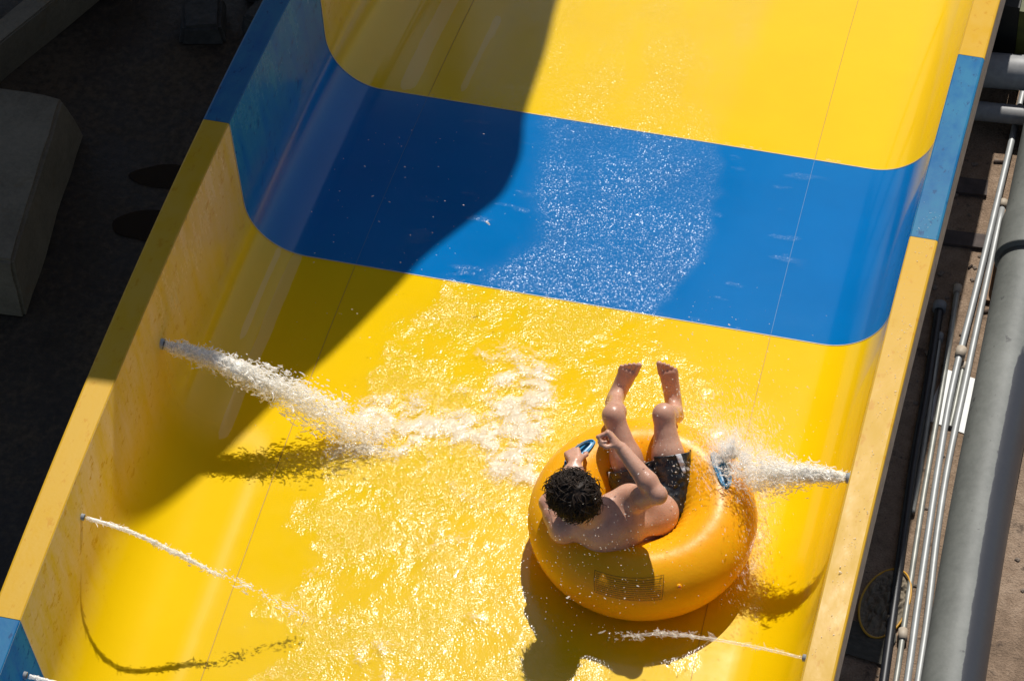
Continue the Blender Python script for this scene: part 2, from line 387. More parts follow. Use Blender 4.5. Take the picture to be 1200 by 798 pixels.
ff_ = t.ramp(t.math('ADD', t.math('MULTIPLY', fo, .9), t.math('MULTIPLY', t.math('SUBTRACT', t.noise(75, 4, .7), .5), 2.3)), [(.25, 0.), (1.0, .46)])
ms2 = t.n('ShaderNodeMixShader'); t.set(ms2.inputs[0], t.math('MULTIPLY', ff_, t.ramp(fo, [(0.02, 0.), (.15, 1.)]))); t.set(ms2.inputs[1], ms.outputs[0]); t.set(ms2.inputs[2], fd.outputs[0])
M['water'] = t.done(ms2)
tag(link('water', me, M['water']), kind='structure')

# ------------------------------------------------------------------ droplets, jets, spray
_ico = bmesh.new(); bmesh.ops.create_icosphere(_ico, subdivisions=1, radius=1); _ico.verts.index_update()
IV = np.array([v.co[:] for v in _ico.verts]); IF = np.array([[v.index for v in f.verts] for f in _ico.faces]); _ico.free()
def drops(P, r, vel=None, stretch=1.):
    P = np.asarray(P); n = len(P); r = np.broadcast_to(r, (n,))
    A = rng.normal(size=(n, 3)) if vel is None else np.broadcast_to(vel, (n, 3)) + .25 * rng.normal(size=(n, 3))
    A = A / np.linalg.norm(A, axis=1)[:, None]; B = np.cross(A, rng.normal(size=(n, 3))); B /= np.linalg.norm(B, axis=1)[:, None]; C = np.cross(A, B)
    st = np.broadcast_to(stretch, (n,)); sq = 1 / np.sqrt(np.maximum(st, 1e-3)) ** .6
    loc = IV[None] * (1 + .25 * rng.normal(size=(n, len(IV), 1)))
    Vv = P[:, None] + r[:, None, None] * (loc[..., :1] * (A * st[:, None])[:, None] + loc[..., 1:2] * (B * sq[:, None])[:, None] + loc[..., 2:] * (C * sq[:, None])[:, None])
    F = IF[None] + (np.arange(n) * len(IV))[:, None, None]
    return Vv.reshape(-1, 3), F.reshape(-1, 3)
def water_mat(name, op, rough=.12):
    t = NT(name)
    nz = t.noise(130, 3, .6)
    p = t.principled((.88, .86, .82), rough, IOR=1.33, Normal=t.bump(nz, .5, .003))
    tl = t.n('ShaderNodeBsdfTranslucent'); tl.inputs[0].default_value = (.40, .39, .36, 1)
    m1 = t.n('ShaderNodeAddShader'); t.set(m1.inputs[0], p.outputs[0]); t.set(m1.inputs[1], tl.outputs[0])
    gs = t.n('ShaderNodeBsdfGlossy', Roughness=.42); gs.inputs['Color'].default_value = (1., .97, .91, 1); m3 = t.n('ShaderNodeMixShader'); m3.inputs[0].default_value = .17   # curved drops flash the sun
    t.set(m3.inputs[1], m1.outputs[0]); t.set(m3.inputs[2], gs.outputs[0]); m1 = m3
    tr = t.n('ShaderNodeBsdfTransparent'); m2 = t.n('ShaderNodeMixShader')
    t.set(m2.inputs[0], t.ramp(nz, [(.3, op * .45), (.7, min(1, op * 1.2))])); t.set(m2.inputs[1], tr.outputs[0]); t.set(m2.inputs[2], m1.outputs[0])
    return t.done(m2)
M['jet'] = water_mat('white_water', .60, .06); M['spray'] = water_mat('spray_drops', .20, .06); M['drop'] = water_mat('single_drops', .55, .05)
def jet_core(P, r, seg, seed, rough, wob):
    """ropey noisy strand of water"""
    v, f = tube_np(P, r, seg)
    n = gnoise(v[:, 0] * 40, v[:, 1] * 70, v[:, 2] * 70, seed) + .6 * gnoise(v[:, 0] * 110, v[:, 1] * 160, v[:, 2] * 160, seed + 1)
    Pc = np.repeat(np.vstack([P[:1], P, P[-1:]]), seg, 0); d = v - Pc
    return Pc + d * (1 + rough * n[:, None]) + wob * np.stack([0 * n, gnoise(v[:, 0] * 14, 0 * n, 0 * n, seed + 2), gnoise(v[:, 0] * 14, 0 * n + 3, 0 * n, seed + 3)], -1) * np.linspace(0, 1, len(v))[:, None], f
def tri(f): return np.vstack([f[:, [0, 1, 2]], f[:, [0, 2, 3]]]) if f.shape[1] == 4 else f
def along(P, n, power=1.):
    t = rng.random(n) ** power * (len(P) - 1); i = np.minimum(t.astype(int), len(P) - 2); fr = (t - i)[:, None]
    return P[i] * (1 - fr) + P[i + 1] * fr, t / (len(P) - 1)
def jet(label, path_pts, r0, r1, core_len, n, size, spread, mat='jet', seed=0):
    P = curve_pts(path_pts, 160); nc = max(6, int(160 * core_len))
    parts = []
    rr = np.interp(np.linspace(0, 1, nc), [0, .75, 1], [r0, r1, r1 * .3])
    v, f = jet_core(P[:nc], rr, 18, seed, .42, .01); parts.append((v, tri(f)))
    vel = unit(P[40] - P[0])
    Q, tt = along(P, n, .85)
    sp = np.interp(tt, [0, .3, .7, 1], [r0 * .7, spread * .55, spread, spread * 1.15])
    off = rng.normal(size=(n, 3)) * sp[:, None] * np.array([.8, .62, .62])
    cl = gnoise(Q[:, 0] * 16, off[:, 1] * 26, off[:, 2] * 26, seed + 9)      # the stream breaks up in clumps
    keep = cl > np.interp(tt, [0, .3, 1], [-.6, -.12, .05])
    Q, off, tt = (Q + off)[keep], off[keep], tt[keep]
    fl = path(Q[:, 1])[0] + .014; Q[:, 2] = np.maximum(Q[:, 2], fl)
    nl = len(Q) // 7                                                         # ribbons of water
    rib = []
    for q_, t_ in zip(Q[:nl], tt[:nl]):
        L = rng.uniform(.018, .055) * np.interp(t_, [0, .4, 1], [1.2, 1.2, .8]) * (size / .0038)
        dd = unit(vel + rng.normal(size=3) * np.array([.25, .45, .45])); cv_ = rng.normal(size=3) * .9; pp = [q_ - dd * L / 2]
        for k_ in range(5): pp.append(pp[-1] + dd * L / 5); dd = unit(dd + cv_ * .2)
        w_ = size * rng.uniform(.35, 1.15)
        v_, f_ = tube_np(np.array(pp), w_ * np.array([.25, .9, 1.1, .8, .9, .3]) * rng.uniform(.7, 1.3, 6), 6); rib.append((v_, tri(f_)))
    parts += rib
    Q, tt = Q[nl:], tt[nl:]
    sz = size * .55 * np.exp(rng.normal(size=len(Q)) * .5) * np.interp(tt, [0, .4, 1], [.8, 1.1, .8])
    parts.append(drops(Q, sz, vel, 1.9))
    v, f = merge_np(parts)
    o = link('water_jet', mesh_np('water_jet', v, f), M[mat])
    return tag(o, label, 'water jet', 'water jets from the chute walls')
jet('thick white frothing water jet shooting from the left wall in the shade', [(-1.70, -1.24, .607), (-1.50, -1.24, .572), (-1.286, -1.24, .492), (-1.115, -1.24, .425), (-.946, -1.235, .32), (-.80, -1.22, .20), (-.66, -1.20, .135)], .022, .045, .40, 17000, .0040, .080, seed=3)
jet('thin water jet from the lower left wall, its long thin shadow curving below', [(-1.70, -2.44, .721), (-1.504, -2.44, .680), (-1.303, -2.44, .59), (-1.143, -2.44, .505), (-1.0, -2.435, .435), (-.8, -2.42, .30), (-.62, -2.40, .16)], .009, .011, .58, 1300, .0036, .022, seed=5)
jet('short water jet at the bottom left corner of the picture', [(-1.70, -3.325, .654), (-1.5, -3.32, .62), (-1.3, -3.32, .54), (-1.1, -3.31, .43)], .010, .012, .7, 500, .0045, .02, seed=7)
jet('broad white water jet from the right wall hitting the yellow tube', [(1.70, -1.41, .722), (1.55, -1.405, .70), (1.42, -1.40, .655), (1.30, -1.39, .60), (1.20, -1.37, .56)], .024, .04, .7, 10000, .0036, .072, seed=9)
jet('thin water jet from the lower right wall below the tube', [(1.70, -2.41, .624), (1.462, -2.41, .640), (1.223, -2.415, .640), (1.05, -2.42, .62), (.90, -2.43, .575), (.80, -2.43, .53)], .007, .009, .85, 600, .0038, .02, 'spray', seed=13)

# spray thrown up where the right jet meets the tube
n = 16000
th = rng.random(n) * 2 * np.pi; rad = np.abs(rng.normal(size=n)) ** 1.1
Q = np.array([1.17, -1.30, .55]) + np.stack([np.cos(th) * rad * .10 - .02, np.sin(th) * rad * .10 + .03, np.abs(rng.normal(size=n)) * .055], -1)
Q2 = np.array([1.30, -1.50, .30]) + rng.normal(size=(3500, 3)) * np.array([.045, .16, .11])
Q4 = np.array([1.30, -1.36, .62]) + rng.normal(size=(5000, 3)) * np.array([.07, .055, .05])
Q3 = np.array([1.05, -1.06, .42]) + rng.normal(size=(5000, 3)) * np.array([.12, .14, .11])
Q = np.vstack([Q, Q2, Q3, Q4])
Q = Q[gnoise(Q[:, 0] * 13, Q[:, 1] * 13, Q[:, 2] * 13, 77) > -.10]
Q[:, 2] = np.maximum(Q[:, 2], path(Q[:, 1])[0] + .02)
v, f = drops(Q, .0019 * np.exp(rng.normal(size=len(Q)) * .5), V3(-.6, .75, .3), 2.6)
o = link('splash', mesh_np('splash', v, f), M['spray'])
tag(o, 'white splash of spray bursting over the right handle of the tube', 'splash', kind='stuff')
# loose drops flying around the tube and rider
n = 700
Q = np.stack([rng.normal(.62, .26, n), rng.normal(-1.95, .28, n), .45 + rng.random(n) * .45], -1)
Qb = np.stack([rng.normal(.95, .25, 900), rng.normal(-1.15, .3, 900), .35 + rng.random(900) * .6], -1)
Qc = np.stack([rng.uniform(-1.3, .4, 260), rng.uniform(-1.5, .9, 260), .1 + rng.random(260) * .35], -1)
yr_ = rng.uniform(-2.6, .3, 420); ur_ = U + RW * (.15 + .7 * rng.random(420) ** .8); kk = gnoise(ur_ * 14, yr_ * 7, 0 * yr_, 88) > -.02
Qd = place(ur_[kk], H + .009, yr_[kk])
Q = np.vstack([Q, Qb, Qc, Qd])
v, f = drops(Q, .0013 * np.exp(rng.normal(size=len(Q)) * .45), V3(-.5, -.4, .5), 2.2)
o = link('water_drops', mesh_np('water_drops', v, f), M['drop'])
tag(o, 'fine water drops flying in the air around the tube', 'water drops', kind='stuff')

# ------------------------------------------------------------------ inflatable tube
TC = V3(.771, -1.563, .338); TR, Tr, TT = .361, .1885, R(4)
TM = np.stack([V3(1, 0, 0), V3(0, math.cos(TT), math.sin(TT)), V3(0, -math.sin(TT), math.cos(TT))], 1)
def tor(ph, th, lift=0.):
    ph = np.asarray(ph, float); th = np.asarray(th, float); r = Tr + lift
    q = np.stack([(TR + r * np.sin(th)) * np.cos(ph), (TR + r * np.sin(th)) * np.sin(ph), r * np.cos(th)], -1)
    return TC + q @ TM.T
RING = empty('inflatable_tube', tuple(TC - V3(0, 0, .2)), 'orange yellow inflatable swim ring carrying the rider down the slide', 'inflatable tube')
t = NT('tube_vinyl')
nz = t.noise(3.5, 3); dirt = t.noise(34, 5, .7)
col = t.ramp(nz, [(.3, (.92, .39, .005)), (.7, (.95, .455, .008))])
col = t.mix(t.ramp(dirt, [(.66, 0.), (.74, .35)]), col, (.55, .17, .01))
M['tube'] = t.done(t.principled(col, t.ramp(t.noise(9, 4), [(.3, .27), (.7, .36)]), Specular_IOR_Level=.2, Normal=t.bump(t.math('ADD', t.noise(14, 3), t.math('MULTIPLY', t.noise(160, 2), .05)), .16, .012), Subsurface_Weight=.28, Subsurface_Radius=(.10, .045, .008)))
nu, nv = 160, 72
PH, THv = np.meshgrid(np.linspace(0, 2 * np.pi, nu, endpoint=False), np.linspace(0, 2 * np.pi, nv, endpoint=False), indexing='ij')
seam = .0016 * np.exp(-((np.abs((THv - np.pi * .5 + np.pi) % (2 * np.pi) - np.pi)) / .04) ** 2)
wr = .0035 * np.exp(-((THv - np.pi * 1.62) / .45) ** 2) * np.sin(PH * 46 + 1.5 * np.sin(PH * 7)) * (.5 + .5 * np.sin(PH * 3.3 + 1))
wr += .002 * np.exp(-((THv - np.pi * .5) / .10) ** 2) * np.sin(PH * 70 + np.sin(PH * 9))
ringb = link('ring', mesh_np('ring', tor(PH, THv, seam + wr).reshape(-1, 3), grid_faces(nu, nv, True, True)[:, ::-1]), M['tube'], RING)
M['handle'] = simple('blue_handle_vinyl', (.03, .27, .50), .35, .2, 40)
M['handle_dark'] = simple('dark_blue_grip', (.008, .07, .13), .45, .2, 40)
OFF = __import__('mathutils').Matrix.Translation(RING.location).inverted()
def handle(phc, thc, tilt):
    # oval pad welded to the ring, curved with it, and an arched webbing grip
    e1 = .100; e2 = .036
    G = 33; a = np.linspace(-1, 1, G); A, B = np.meshgrid(a, a, indexing='ij')
    rr = np.maximum(np.abs(A), np.abs(B)); nn = np.sqrt(A * A + B * B) + 1e-9; A, B = A * rr / nn, B * rr / nn
    ct, st_ = math.cos(tilt), math.sin(tilt)
    def surf(s, w, lift):
        s2, w2 = s * ct - w * st_, s * st_ + w * ct
        return tor(phc + s2 / TR, thc + w2 / Tr, lift)
    rad = np.sqrt(A * A + B * B)
    vt = surf(A * e1, B * e2, .009 * (1 - np.clip(rad, 0, 1) ** 6) + .0005)
    pad = link('handle', mesh_np('handle', vt.reshape(-1, 3), grid_faces(G, G)), M['handle'], RING)
    s = np.linspace(-.068, .068, 25); arch = .010 + .030 * np.sin(np.linspace(0, np.pi, 25)) ** .6
    P = surf(s, 0 * s, arch); v, f = tube_np(P, .0085, 12)
    g = link('grip', mesh_np('grip', v, f), M['handle_dark'], pad); g.data.transform(OFF)
    # raised welt around the pad
    aa = np.linspace(0, 2 * np.pi, 48, endpoint=False); P = surf(np.cos(aa) * e1 * .93, np.sin(aa) * e2 * .93, .008)
    v, f = tube_np(P, .0045, 8, True); w = link('welt', mesh_np('welt', v, f), M['handle'], pad); w.data.transform(OFF)
    return surf
surfL = handle(R(153.5), R(10), 0.)
surfR = handle(R(34), R(15), .1)
# printed warning panel on the back of the ring
t = NT('printed_warning')
uv = t.n('ShaderNodeUVMap'); sep = t.n('ShaderNodeSeparateXYZ'); t.set(sep.inputs[0], uv.outputs[0]); uu, vv_ = sep.outputs[0], sep.outputs[1]
row = t.math('FRACT', t.math('MULTIPLY', vv_, 11.))
mp = t.n('ShaderNodeCombineXYZ'); t.set(mp.inputs[0], t.math('MULTIPLY', uu, 46.)); t.set(mp.inputs[1], t.math('FLOOR', t.math('MULTIPLY', vv_, 11.)))
word = t.math('GREATER_THAN', t.noise(1.0, 1, .5, mp.outputs[0]), .36)
ln = t.math('MULTIPLY', t.math('MULTIPLY', t.math('GREATER_THAN', row, .30), t.math('LESS_THAN', row, .78)), word)
ins = t.math('MULTIPLY', t.math('MULTIPLY', t.math('GREATER_THAN', uu, .03), t.math('LESS_THAN', uu, .97)), t.math('MULTIPLY', t.math('GREATER_THAN', vv_, .05), t.math('LESS_THAN', vv_, .93)))
ln = t.math('MULTIPLY', ln, ins)
bd = t.math('MAXIMUM', t.math('MAXIMUM', t.math('LESS_THAN', uu, .012), t.math('GREATER_THAN', uu, .988)), t.math('MAXIMUM', t.math('LESS_THAN', vv_, .03), t.math('GREATER_THAN', vv_, .97)))
ink = t.math('MAXIMUM', t.math('MULTIPLY', ln, .48), t.math('MULTIPLY', bd, .60))
t.set(nd := t.n('ShaderNodeBsdfTransparent').inputs[0], (1, 1, 1, 1))
trn = nd.node; pi_ = t.principled((.10, .05, .01), .45); mx = t.n('ShaderNodeMixShader'); t.set(mx.inputs[0], ink); t.set(mx.inputs[1], trn.outputs[0]); t.set(mx.inputs[2], pi_.outputs[0])
M['print'] = t.done(mx)
gu, gv = 24, 12; vs = []; uvs = []
for i in range(gu):
    for j in range(gv):
        a, b = i / (gu - 1), j / (gv - 1)
        ph = R((-106.5 * (1 - b) - 102.6 * b) * (1 - a) + (-64.4 * (1 - b) - 67.5 * b) * a); thh = R((31.5 * (1 - b) + 61.6 * b) * (1 - a) + (27 * (1 - b) + 62.2 * b) * a)
        vs.append(tor(ph, thh, .0055)); uvs.append((a, 1 - b))
me = mesh_np('warning_print', np.array(vs), grid_faces(gu, gv)); ul = me.uv_layers.new(name='UVMap')
li = np.zeros(len(me.loops), np.int32); me.loops.foreach_get('vertex_index', li); ul.data.foreach_set('uv', np.array(uvs, np.float32)[li].ravel())
tag(link('warning_print', me, M['print'], RING), 'small printed panel of fine dark text lines in a thin frame')
M['valve'] = simple('valve_plug', (.62, .16, .10), .3)
vc = tor(R(-57.5), R(49)); vn = unit(tor(R(-57.5), R(49), .02) - vc)
vo = tube_obj('valve', [vc - vn * .004, vc + vn * .006, vc + vn * .008], [.013, .012, .009], M['tube'], RING, 18)
vi = tube_obj('plug', [vc + vn * .004, vc + vn * .0095], [.0075, .0065], M['valve'], vo, 14); vi.data.transform(OFF)

# ------------------------------------------------------------------ signed distance modelling (rider)
class SDF:
    def __init__(s, lo, hi, vox):
        s.lo = np.array(lo, float); s.vox = vox; s.n = np.ceil((np.array(hi) - s.lo) / vox).astype(int) + 1
        s.D = np.full(s.n, .2, np.float32); s.ax = [s.lo[i] + vox * np.arange(s.n[i]) for i in range(3)]
    def region(s, lo, hi):
        a = np.clip(np.floor((np.array(lo) - s.lo) / s.vox).astype(int), 0, s.n); b = np.clip(np.ceil((np.array(hi) - s.lo) / s.vox).astype(int) + 1, 0, s.n)
        sl = tuple(slice(a[i], b[i]) for i in range(3)); g = np.meshgrid(*(s.ax[i][sl[i]] for i in range(3)), indexing='ij')
        return sl, np.stack(g, -1)
    def blend(s, sl, d, k, sub=False):
        if d.size == 0: return
        o = s.D[sl]
        if sub:
            d = -d; h = np.maximum(k - np.abs(o - d), 0) / k; s.D[sl] = np.maximum(o, d) + h * h * k * .25
        else:
            h = np.maximum(k - np.abs(o - d), 0) / k; s.D[sl] = np.minimum(o, d) - h * h * k * .25
    def rc(s, a, b, r1, r2, k=.02, sub=False):
        a = np.array(a, float); b = np.array(b, float); m = max(r1, r2) + k + .012
        sl, p = s.region(np.minimum(a, b) - m, np.maximum(a, b) + m)
        if p.size == 0: return
        s.blend(sl, rcone(p, a, b, r1, r2), k, sub)
    def el(s, c, rot, rad, k=.02, sub=False):
        c = np.array(c, float); rad = np.array(rad, float); m = rad.max() + k + .012
        sl, p = s.region(c - m, c + m)
        if p.size == 0: return
        q = (p - c) @ rot; k0 = np.linalg.norm(q / rad, axis=-1); k1 = np.linalg.norm(q / rad ** 2, axis=-1) + 1e-9
        s.blend(sl, k0 * (k0 - 1) / k1, k, sub)
    def mesh(s, name):
        g = vdb.FloatGrid(.2); g.copyFromArray(np.ascontiguousarray(s.D, dtype=np.float64), tolerance=0.)
        pts, tri_, quads = g.convertToPolygons(isovalue=0., adaptivity=0.)
        v = s.lo + np.asarray(pts) * s.vox
        me = mesh_np(name, v, np.asarray(quads)[:, ::-1])
        bm = bmesh.new(); bm.from_mesh(me); bmesh.ops.recalc_face_normals(bm, faces=bm.faces)
        for _ in range(2): bmesh.ops.smooth_vert(bm, verts=bm.verts, factor=.4, use_axis_x=True, use_axis_y=True, use_axis_z=True)
        bm.to_mesh(me); bm.free(); return me
def rcone(p, a, b, r1, r2):
    ba = b - a; l2 = ba @ ba; rr = r1 - r2; a2 = l2 - rr * rr; il2 = 1 / l2
    pa = p - a; y = pa @ ba; z = y - l2; w = pa * l2 - y[..., None] * ba; x2 = np.einsum('...i,...i', w, w)
    y2 = y * y * l2; z2 = z * z * l2; k = np.sign(rr) * rr * rr * x2
    d = (np.sqrt(x2 * a2 * il2) + y * rr) * il2 - r1
    d = np.where(np.sign(z) * a2 * z2 > k, np.sqrt(x2 + z2) * il2 - r2, d)
    return np.where(np.sign(y) * a2 * y2 < k, np.sqrt(x2 + y2) * il2 - r1, d)
def basis(x, y):      # columns: x', y', z' orthonormal from approximate x and y
    x = unit(x); y = unit(np.array(y) - x * (x @ np.array(y))); return np.stack([x, y, np.cross(x, y)], 1)

J = {k: np.array(v) for k, v in {
 'hipR': (.898, -1.463, .365), 'hipL': (.757, -1.518, .339), 'kneeR': (.791, -1.193, .684), 'kneeL': (.559, -1.259, .693),
 'ankR': (.792, -.923, .394), 'toeR': (.713, -.767, .568), 'heelR': (.801, -.920, .315), 'ankL': (.504, -.954, .458), 'toeL': (.559, -.838, .611), 'heelL': (.481, -.966, .387),
 'waist': (.821, -1.624, .434), 'chest': (.672, -1.795, .515), 'neck': (.578, -1.831, .659), 'head': (.500, -1.849, .794),
 'shR': (.738, -1.703, .651), 'elR': (.889, -1.783, .816), 'wrR': (.680, -1.640, .934), 'handR': (.604, -1.590, .974),
 'shL': (.452, -1.860, .530), 'elL': (.352, -1.745, .560), 'wrL': (.452, -1.552, .600), 'handL': (.430, -1.480, .612)}.items()}
CAMDIR = V3(.168, -.634, .755); IMR = V3(.971, .237, -.017); IMU = V3(-.168, .737, .655)
B = SDF((.22, -2.06, .14), (1.08, -.66, 1.06), .0036)
hipc = (J['hipR'] + J['hipL']) / 2
right = unit(J['shR'] - J['shL']); upv = unit(J['neck'] - J['waist'])
TB = basis(right, upv)                      # right, up, (right x up) = back-ish / front
fwd = TB[:, 2]; 
if fwd @ V3(0, 1, .2) < 0: fwd = -fwd        # towards the chest side
hipr = unit(J['hipR'] - J['hipL']); hup = unit(J['waist'] - hipc); HB = basis(hipr, hup)
# pelvis, waist, ribcage
B.el(hipc - HB[:, 1] * .0 , HB, (.150, .105, .112), .03)
B.rc(hipc + hup * .03, J['waist'], .112, .108, .05)
B.rc(J['waist'] - right * .035, J['chest'] - right * .045, .098, .108, .05)
B.rc(J['waist'] + right * .035, J['chest'] + right * .045, .098, .108, .05)
B.el(J['chest'] + TB[:, 1] * .0, TB, (.150, .155, .104), .05)
B.rc(J['shR'] - right * .055 - upv * .01, J['shL'] + right * .055 - upv * .01, .070, .070, .05)
B.rc(J['neck'] - upv * .03, J['neck'] + unit(J['head'] - J['neck']) * .10, .060, .054, .03)
for sh, sg in (('shR', 1), ('shL', -1)):
    B.rc(J['neck'] - upv * .01, J[sh] - right * sg * .02 + upv * .005, .046, .044, .04)          # trapezius
    B.rc(J[sh] - fwd * .035 - right * sg * .055 - upv * .015, J['chest'] - fwd * .066 + right * sg * .072 - upv * .02, .046, .038, .018)   # scapula
    B.rc(J[sh] + fwd * .03 - upv * .06 - right * sg * .03, J['chest'] + fwd * .06 + right * sg * .05, .055, .055, .04)       # pectoral
    B.rc(J[sh] - upv * .09 - right * sg * .015, J['waist'] + right * sg * .07, .055, .045, .05)                        # lat
# spine groove
B.rc(J['neck'] - fwd * .098 - upv * .10, J['waist'] - fwd * .126, .016, .014, .022, True)
# arms
def arm(sh, el, wr, k=.02):
    s, e, w = J[sh], J[el], J[wr]
    B.el(s, TB, (.066, .070, .064), .03)
    m = s * .5 + e * .5
    B.rc(s, m, .062, .056, .025); B.rc(m, e, .055, .043, .02)
    B.rc(e, e * .72 + w * .28, .040, .047, .02); B.rc(e * .72 + w * .28, w, .047, .030, .02)
arm('shR', 'elR', 'wrR'); arm('shL', 'elL', 'wrL')
def hand(wrist, f, n, left, curls, thumb=(.55, .75, .25), sc=1.):
    f = unit(f); n = unit(np.array(n) - f * (np.array(n) @ f)); s = np.cross(f, n) * (-1 if left else 1)
    offs = (.030, .0105, -.0095, -.028); plen = .084 * sc
    kn = []
    for i, o in enumerate(offs):
        K = wrist + f * (plen - .006 * abs(i - 1)) + s * o * sc - n * .002
        B.rc(wrist + f * .012 + s * o * .55, K, .0165, .0125, .010); kn.append(K)
    B.el(wrist + f * .032 + s * .024 + n * .008, np.stack([f, s, n], 1), (.030, .018, .017), .012)
    seg = [(.041, .025, .020), (.046, .029, .022), (.043, .027, .021), (.034, .020, .018)]
    for i in range(4):
        p = kn[i]; ang = 0
        for j in range(3):
            ang += R(curls[i][j]); d = f * math.cos(ang) + n * math.sin(ang) + s * (.06 * (1.5 - i)) * (j == 0)
            q = p + unit(d) * seg[i][j] * sc
            B.rc(p, q, .0094 - .0008 * j, .0088 - .0010 * j, .004); p = q
    p = wrist + f * .022 + s * .026 + n * .006; bent = thumb[2] > .5
    for (cf, cs, cn), L, r in (((thumb[0], thumb[1], thumb[2]), .046, .0125), ((.75, -.15, .35) if bent else (.80, .15, .55), .032, .0105), ((.55, -.75, .1) if bent else (.75, -.25, .6), .026, .0092)):
        q = p + unit(f * cf + s * cs + n * cn) * L; B.rc(p, q, r, r - .001, .006); p = q
hand(J['wrR'], J['handR'] - J['wrR'], -IMR * .6 - IMU * .8 - CAMDIR * .1, False, [(72, 98, 62), (76, 100, 62), (80, 100, 62), (84, 100, 62)], thumb=(.45, .30, .80), sc=1.15)
gripc = surfL(np.array(.040), np.array(0.), .040)
hf = unit(V3(-.42, .80, -.12)); J['wrL'] = gripc - hf * .082 + V3(0, 0, .026)
B.rc(J['elL'] * .28 + J['handL'] * 0 + J['wrL'] * .72, J['wrL'], .034, .027, .02)
hand(J['wrL'], hf, -CAMDIR + V3(0, 0, -.6), True, [(50, 62, 45), (52, 64, 45), (54, 64, 45), (56, 62, 45)])
# legs
def leg(hip, knee, ank, heel, toe, sg):
    h, k, a, he, to = (J[x] for x in (hip, knee, ank, heel, toe))
    B.rc(h, h * .45 + k * .55, .088, .070, .03); B.rc(h * .45 + k * .55, k, .070, .046, .04)
    B.el(k + unit(k - (h + a) / 2) * .012, np.eye(3), (.030, .030, .030), .035)
    back = unit((h + a) / 2 - k); c = k * .68 + a * .32 + back * .014
    B.rc(k, c, .044, .047, .04); B.rc(c, a, .047, .031, .025)
    B.el(k * .72 + a * .28 + back * .026, np.eye(3), (.042, .042, .042), .03)
    fd = unit(to - he); lat = unit(np.cross(fd, unit(k - a))); upf = np.cross(lat, fd)
    if upf @ (k - a) < 0: upf = -upf
    B.rc(he + fd * .020, a * .6 + he * .4, .032, .034, .02)
    B.rc(a, he + fd * .105 + upf * .018, .033, .025, .03)
    fl = np.linalg.norm(to - he)
    ball = he + fd * (fl - .058)
    for o, r in ((.028, .020), (0., .019), (-.028, .017)):
        B.rc(he + fd * .03 + lat * o * .5, ball + lat * o, .024, r, .02)
    for i, (o, L, r) in enumerate(((.036, .052, .0145), (.012, .050, .0098), (-.007, .044, .0092), (-.024, .036, .0088), (-.040, .028, .0088))):
        st = ball + lat * o * sg * -1 + fd * .004 - fd * .004 * i
        B.rc(st, st + fd * L + upf * .006, r * 1.05, r, .004)
    return lat
leg('hipR', 'kneeR', 'ankR', 'heelR', 'toeR', 1); leg('hipL', 'kneeL', 'ankL', 'heelL', 'toeL', -1)
# head and face
hu = unit(CAMDIR * .70 + V3(0, 0, .35) + IMR * -.10); hfw = unit(-IMR * .78 + IMU * .42 - CAMDIR * .30)
HD = basis(hfw, hu); hfw, hu, hr = HD[:, 0], HD[:, 1], HD[:, 2]      # forward, up, side
HC = J['head'] - hu * .015
B.el(HC, HD, (.096, .112, .075), .02)
B.el(HC + hfw * .030 - hu * .070, HD, (.058, .050, .052), .03)          # jaw
B.rc(HC + hfw * .075 - hu * .108, HC + hfw * .070 - hu * .100, .022, .022, .02)     # chin
B.rc(HC + hfw * .094 + hu * .010, HC + hfw * .113 - hu * .030, .009, .013, .010)      # nose
for s_ in (-1, 1):
    B.rc(HC + hfw * .110 - hu * .032 + hr * s_ * .010, HC + hfw * .100 - hu * .034 + hr * s_ * .013, .007, .006, .006)
    B.rc(HC + hfw * .086 + hu * .030 + hr * s_ * .012, HC + hfw * .074 + hu * .028 + hr * s_ * .050, .010, .009, .012)   # brow
    B.el(HC + hfw * .092 + hu * .006 + hr * s_ * .033, HD, (.014, .012, .017), .010, True)                         # eye socket
    B.el(HC - hfw * .004 - hu * .012 + hr * s_ * .079, HD, (.018, .031, .009), .006)                               # ear
    B.el(HC + hfw * .002 - hu * .010 + hr * s_ * .088, HD, (.009, .018, .006), .006, True)
B.rc(HC + hfw * .098 - hu * .062 - hr * .018, HC + hfw * .098 - hu * .062 + hr * .018, .0075, .0075, .006)            # upper lip
B.rc(HC + hfw * .095 - hu * .075 - hr * .015, HC + hfw * .095 - hu * .075 + hr * .015, .008, .008, .006)
B.rc(HC + hfw * .106 - hu * .0685 - hr * .020, HC + hfw * .106 - hu * .0685 + hr * .020, .0028, .0028, .004, True)
body_me = B.mesh('person')
t = NT('wet_skin')
n1 = t.noise(7, 5, .65); n2 = t.noise(60, 3, .6)
col = t.ramp(n1, [(.3, (.52, .255, .165)), (.7, (.72, .42, .29))])
col = t.mix(t.ramp(n2, [(.3, 0.), (.75, .25)]), col, (.54, .25, .16))
beads = t.ramp(t.noise(85, 2, .5), [(.58, 0.), (.66, 1.)])
M['skin'] = t.done(t.principled(col, t.math('SUBTRACT', .37, t.math('MULTIPLY', beads, .28)), Normal=t.bump(t.math('ADD', t.math('MULTIPLY', beads, .8), n2), .25, .002), Subsurface_Weight=.12, Subsurface_Radius=(.02, .008, .004), Subsurface_Scale=.5))
RIDER = link('person', body_me, M['skin'])
tag(RIDER, 'bare chested rider in black shorts leaning back in the yellow tube with dark wet hair', 'person')
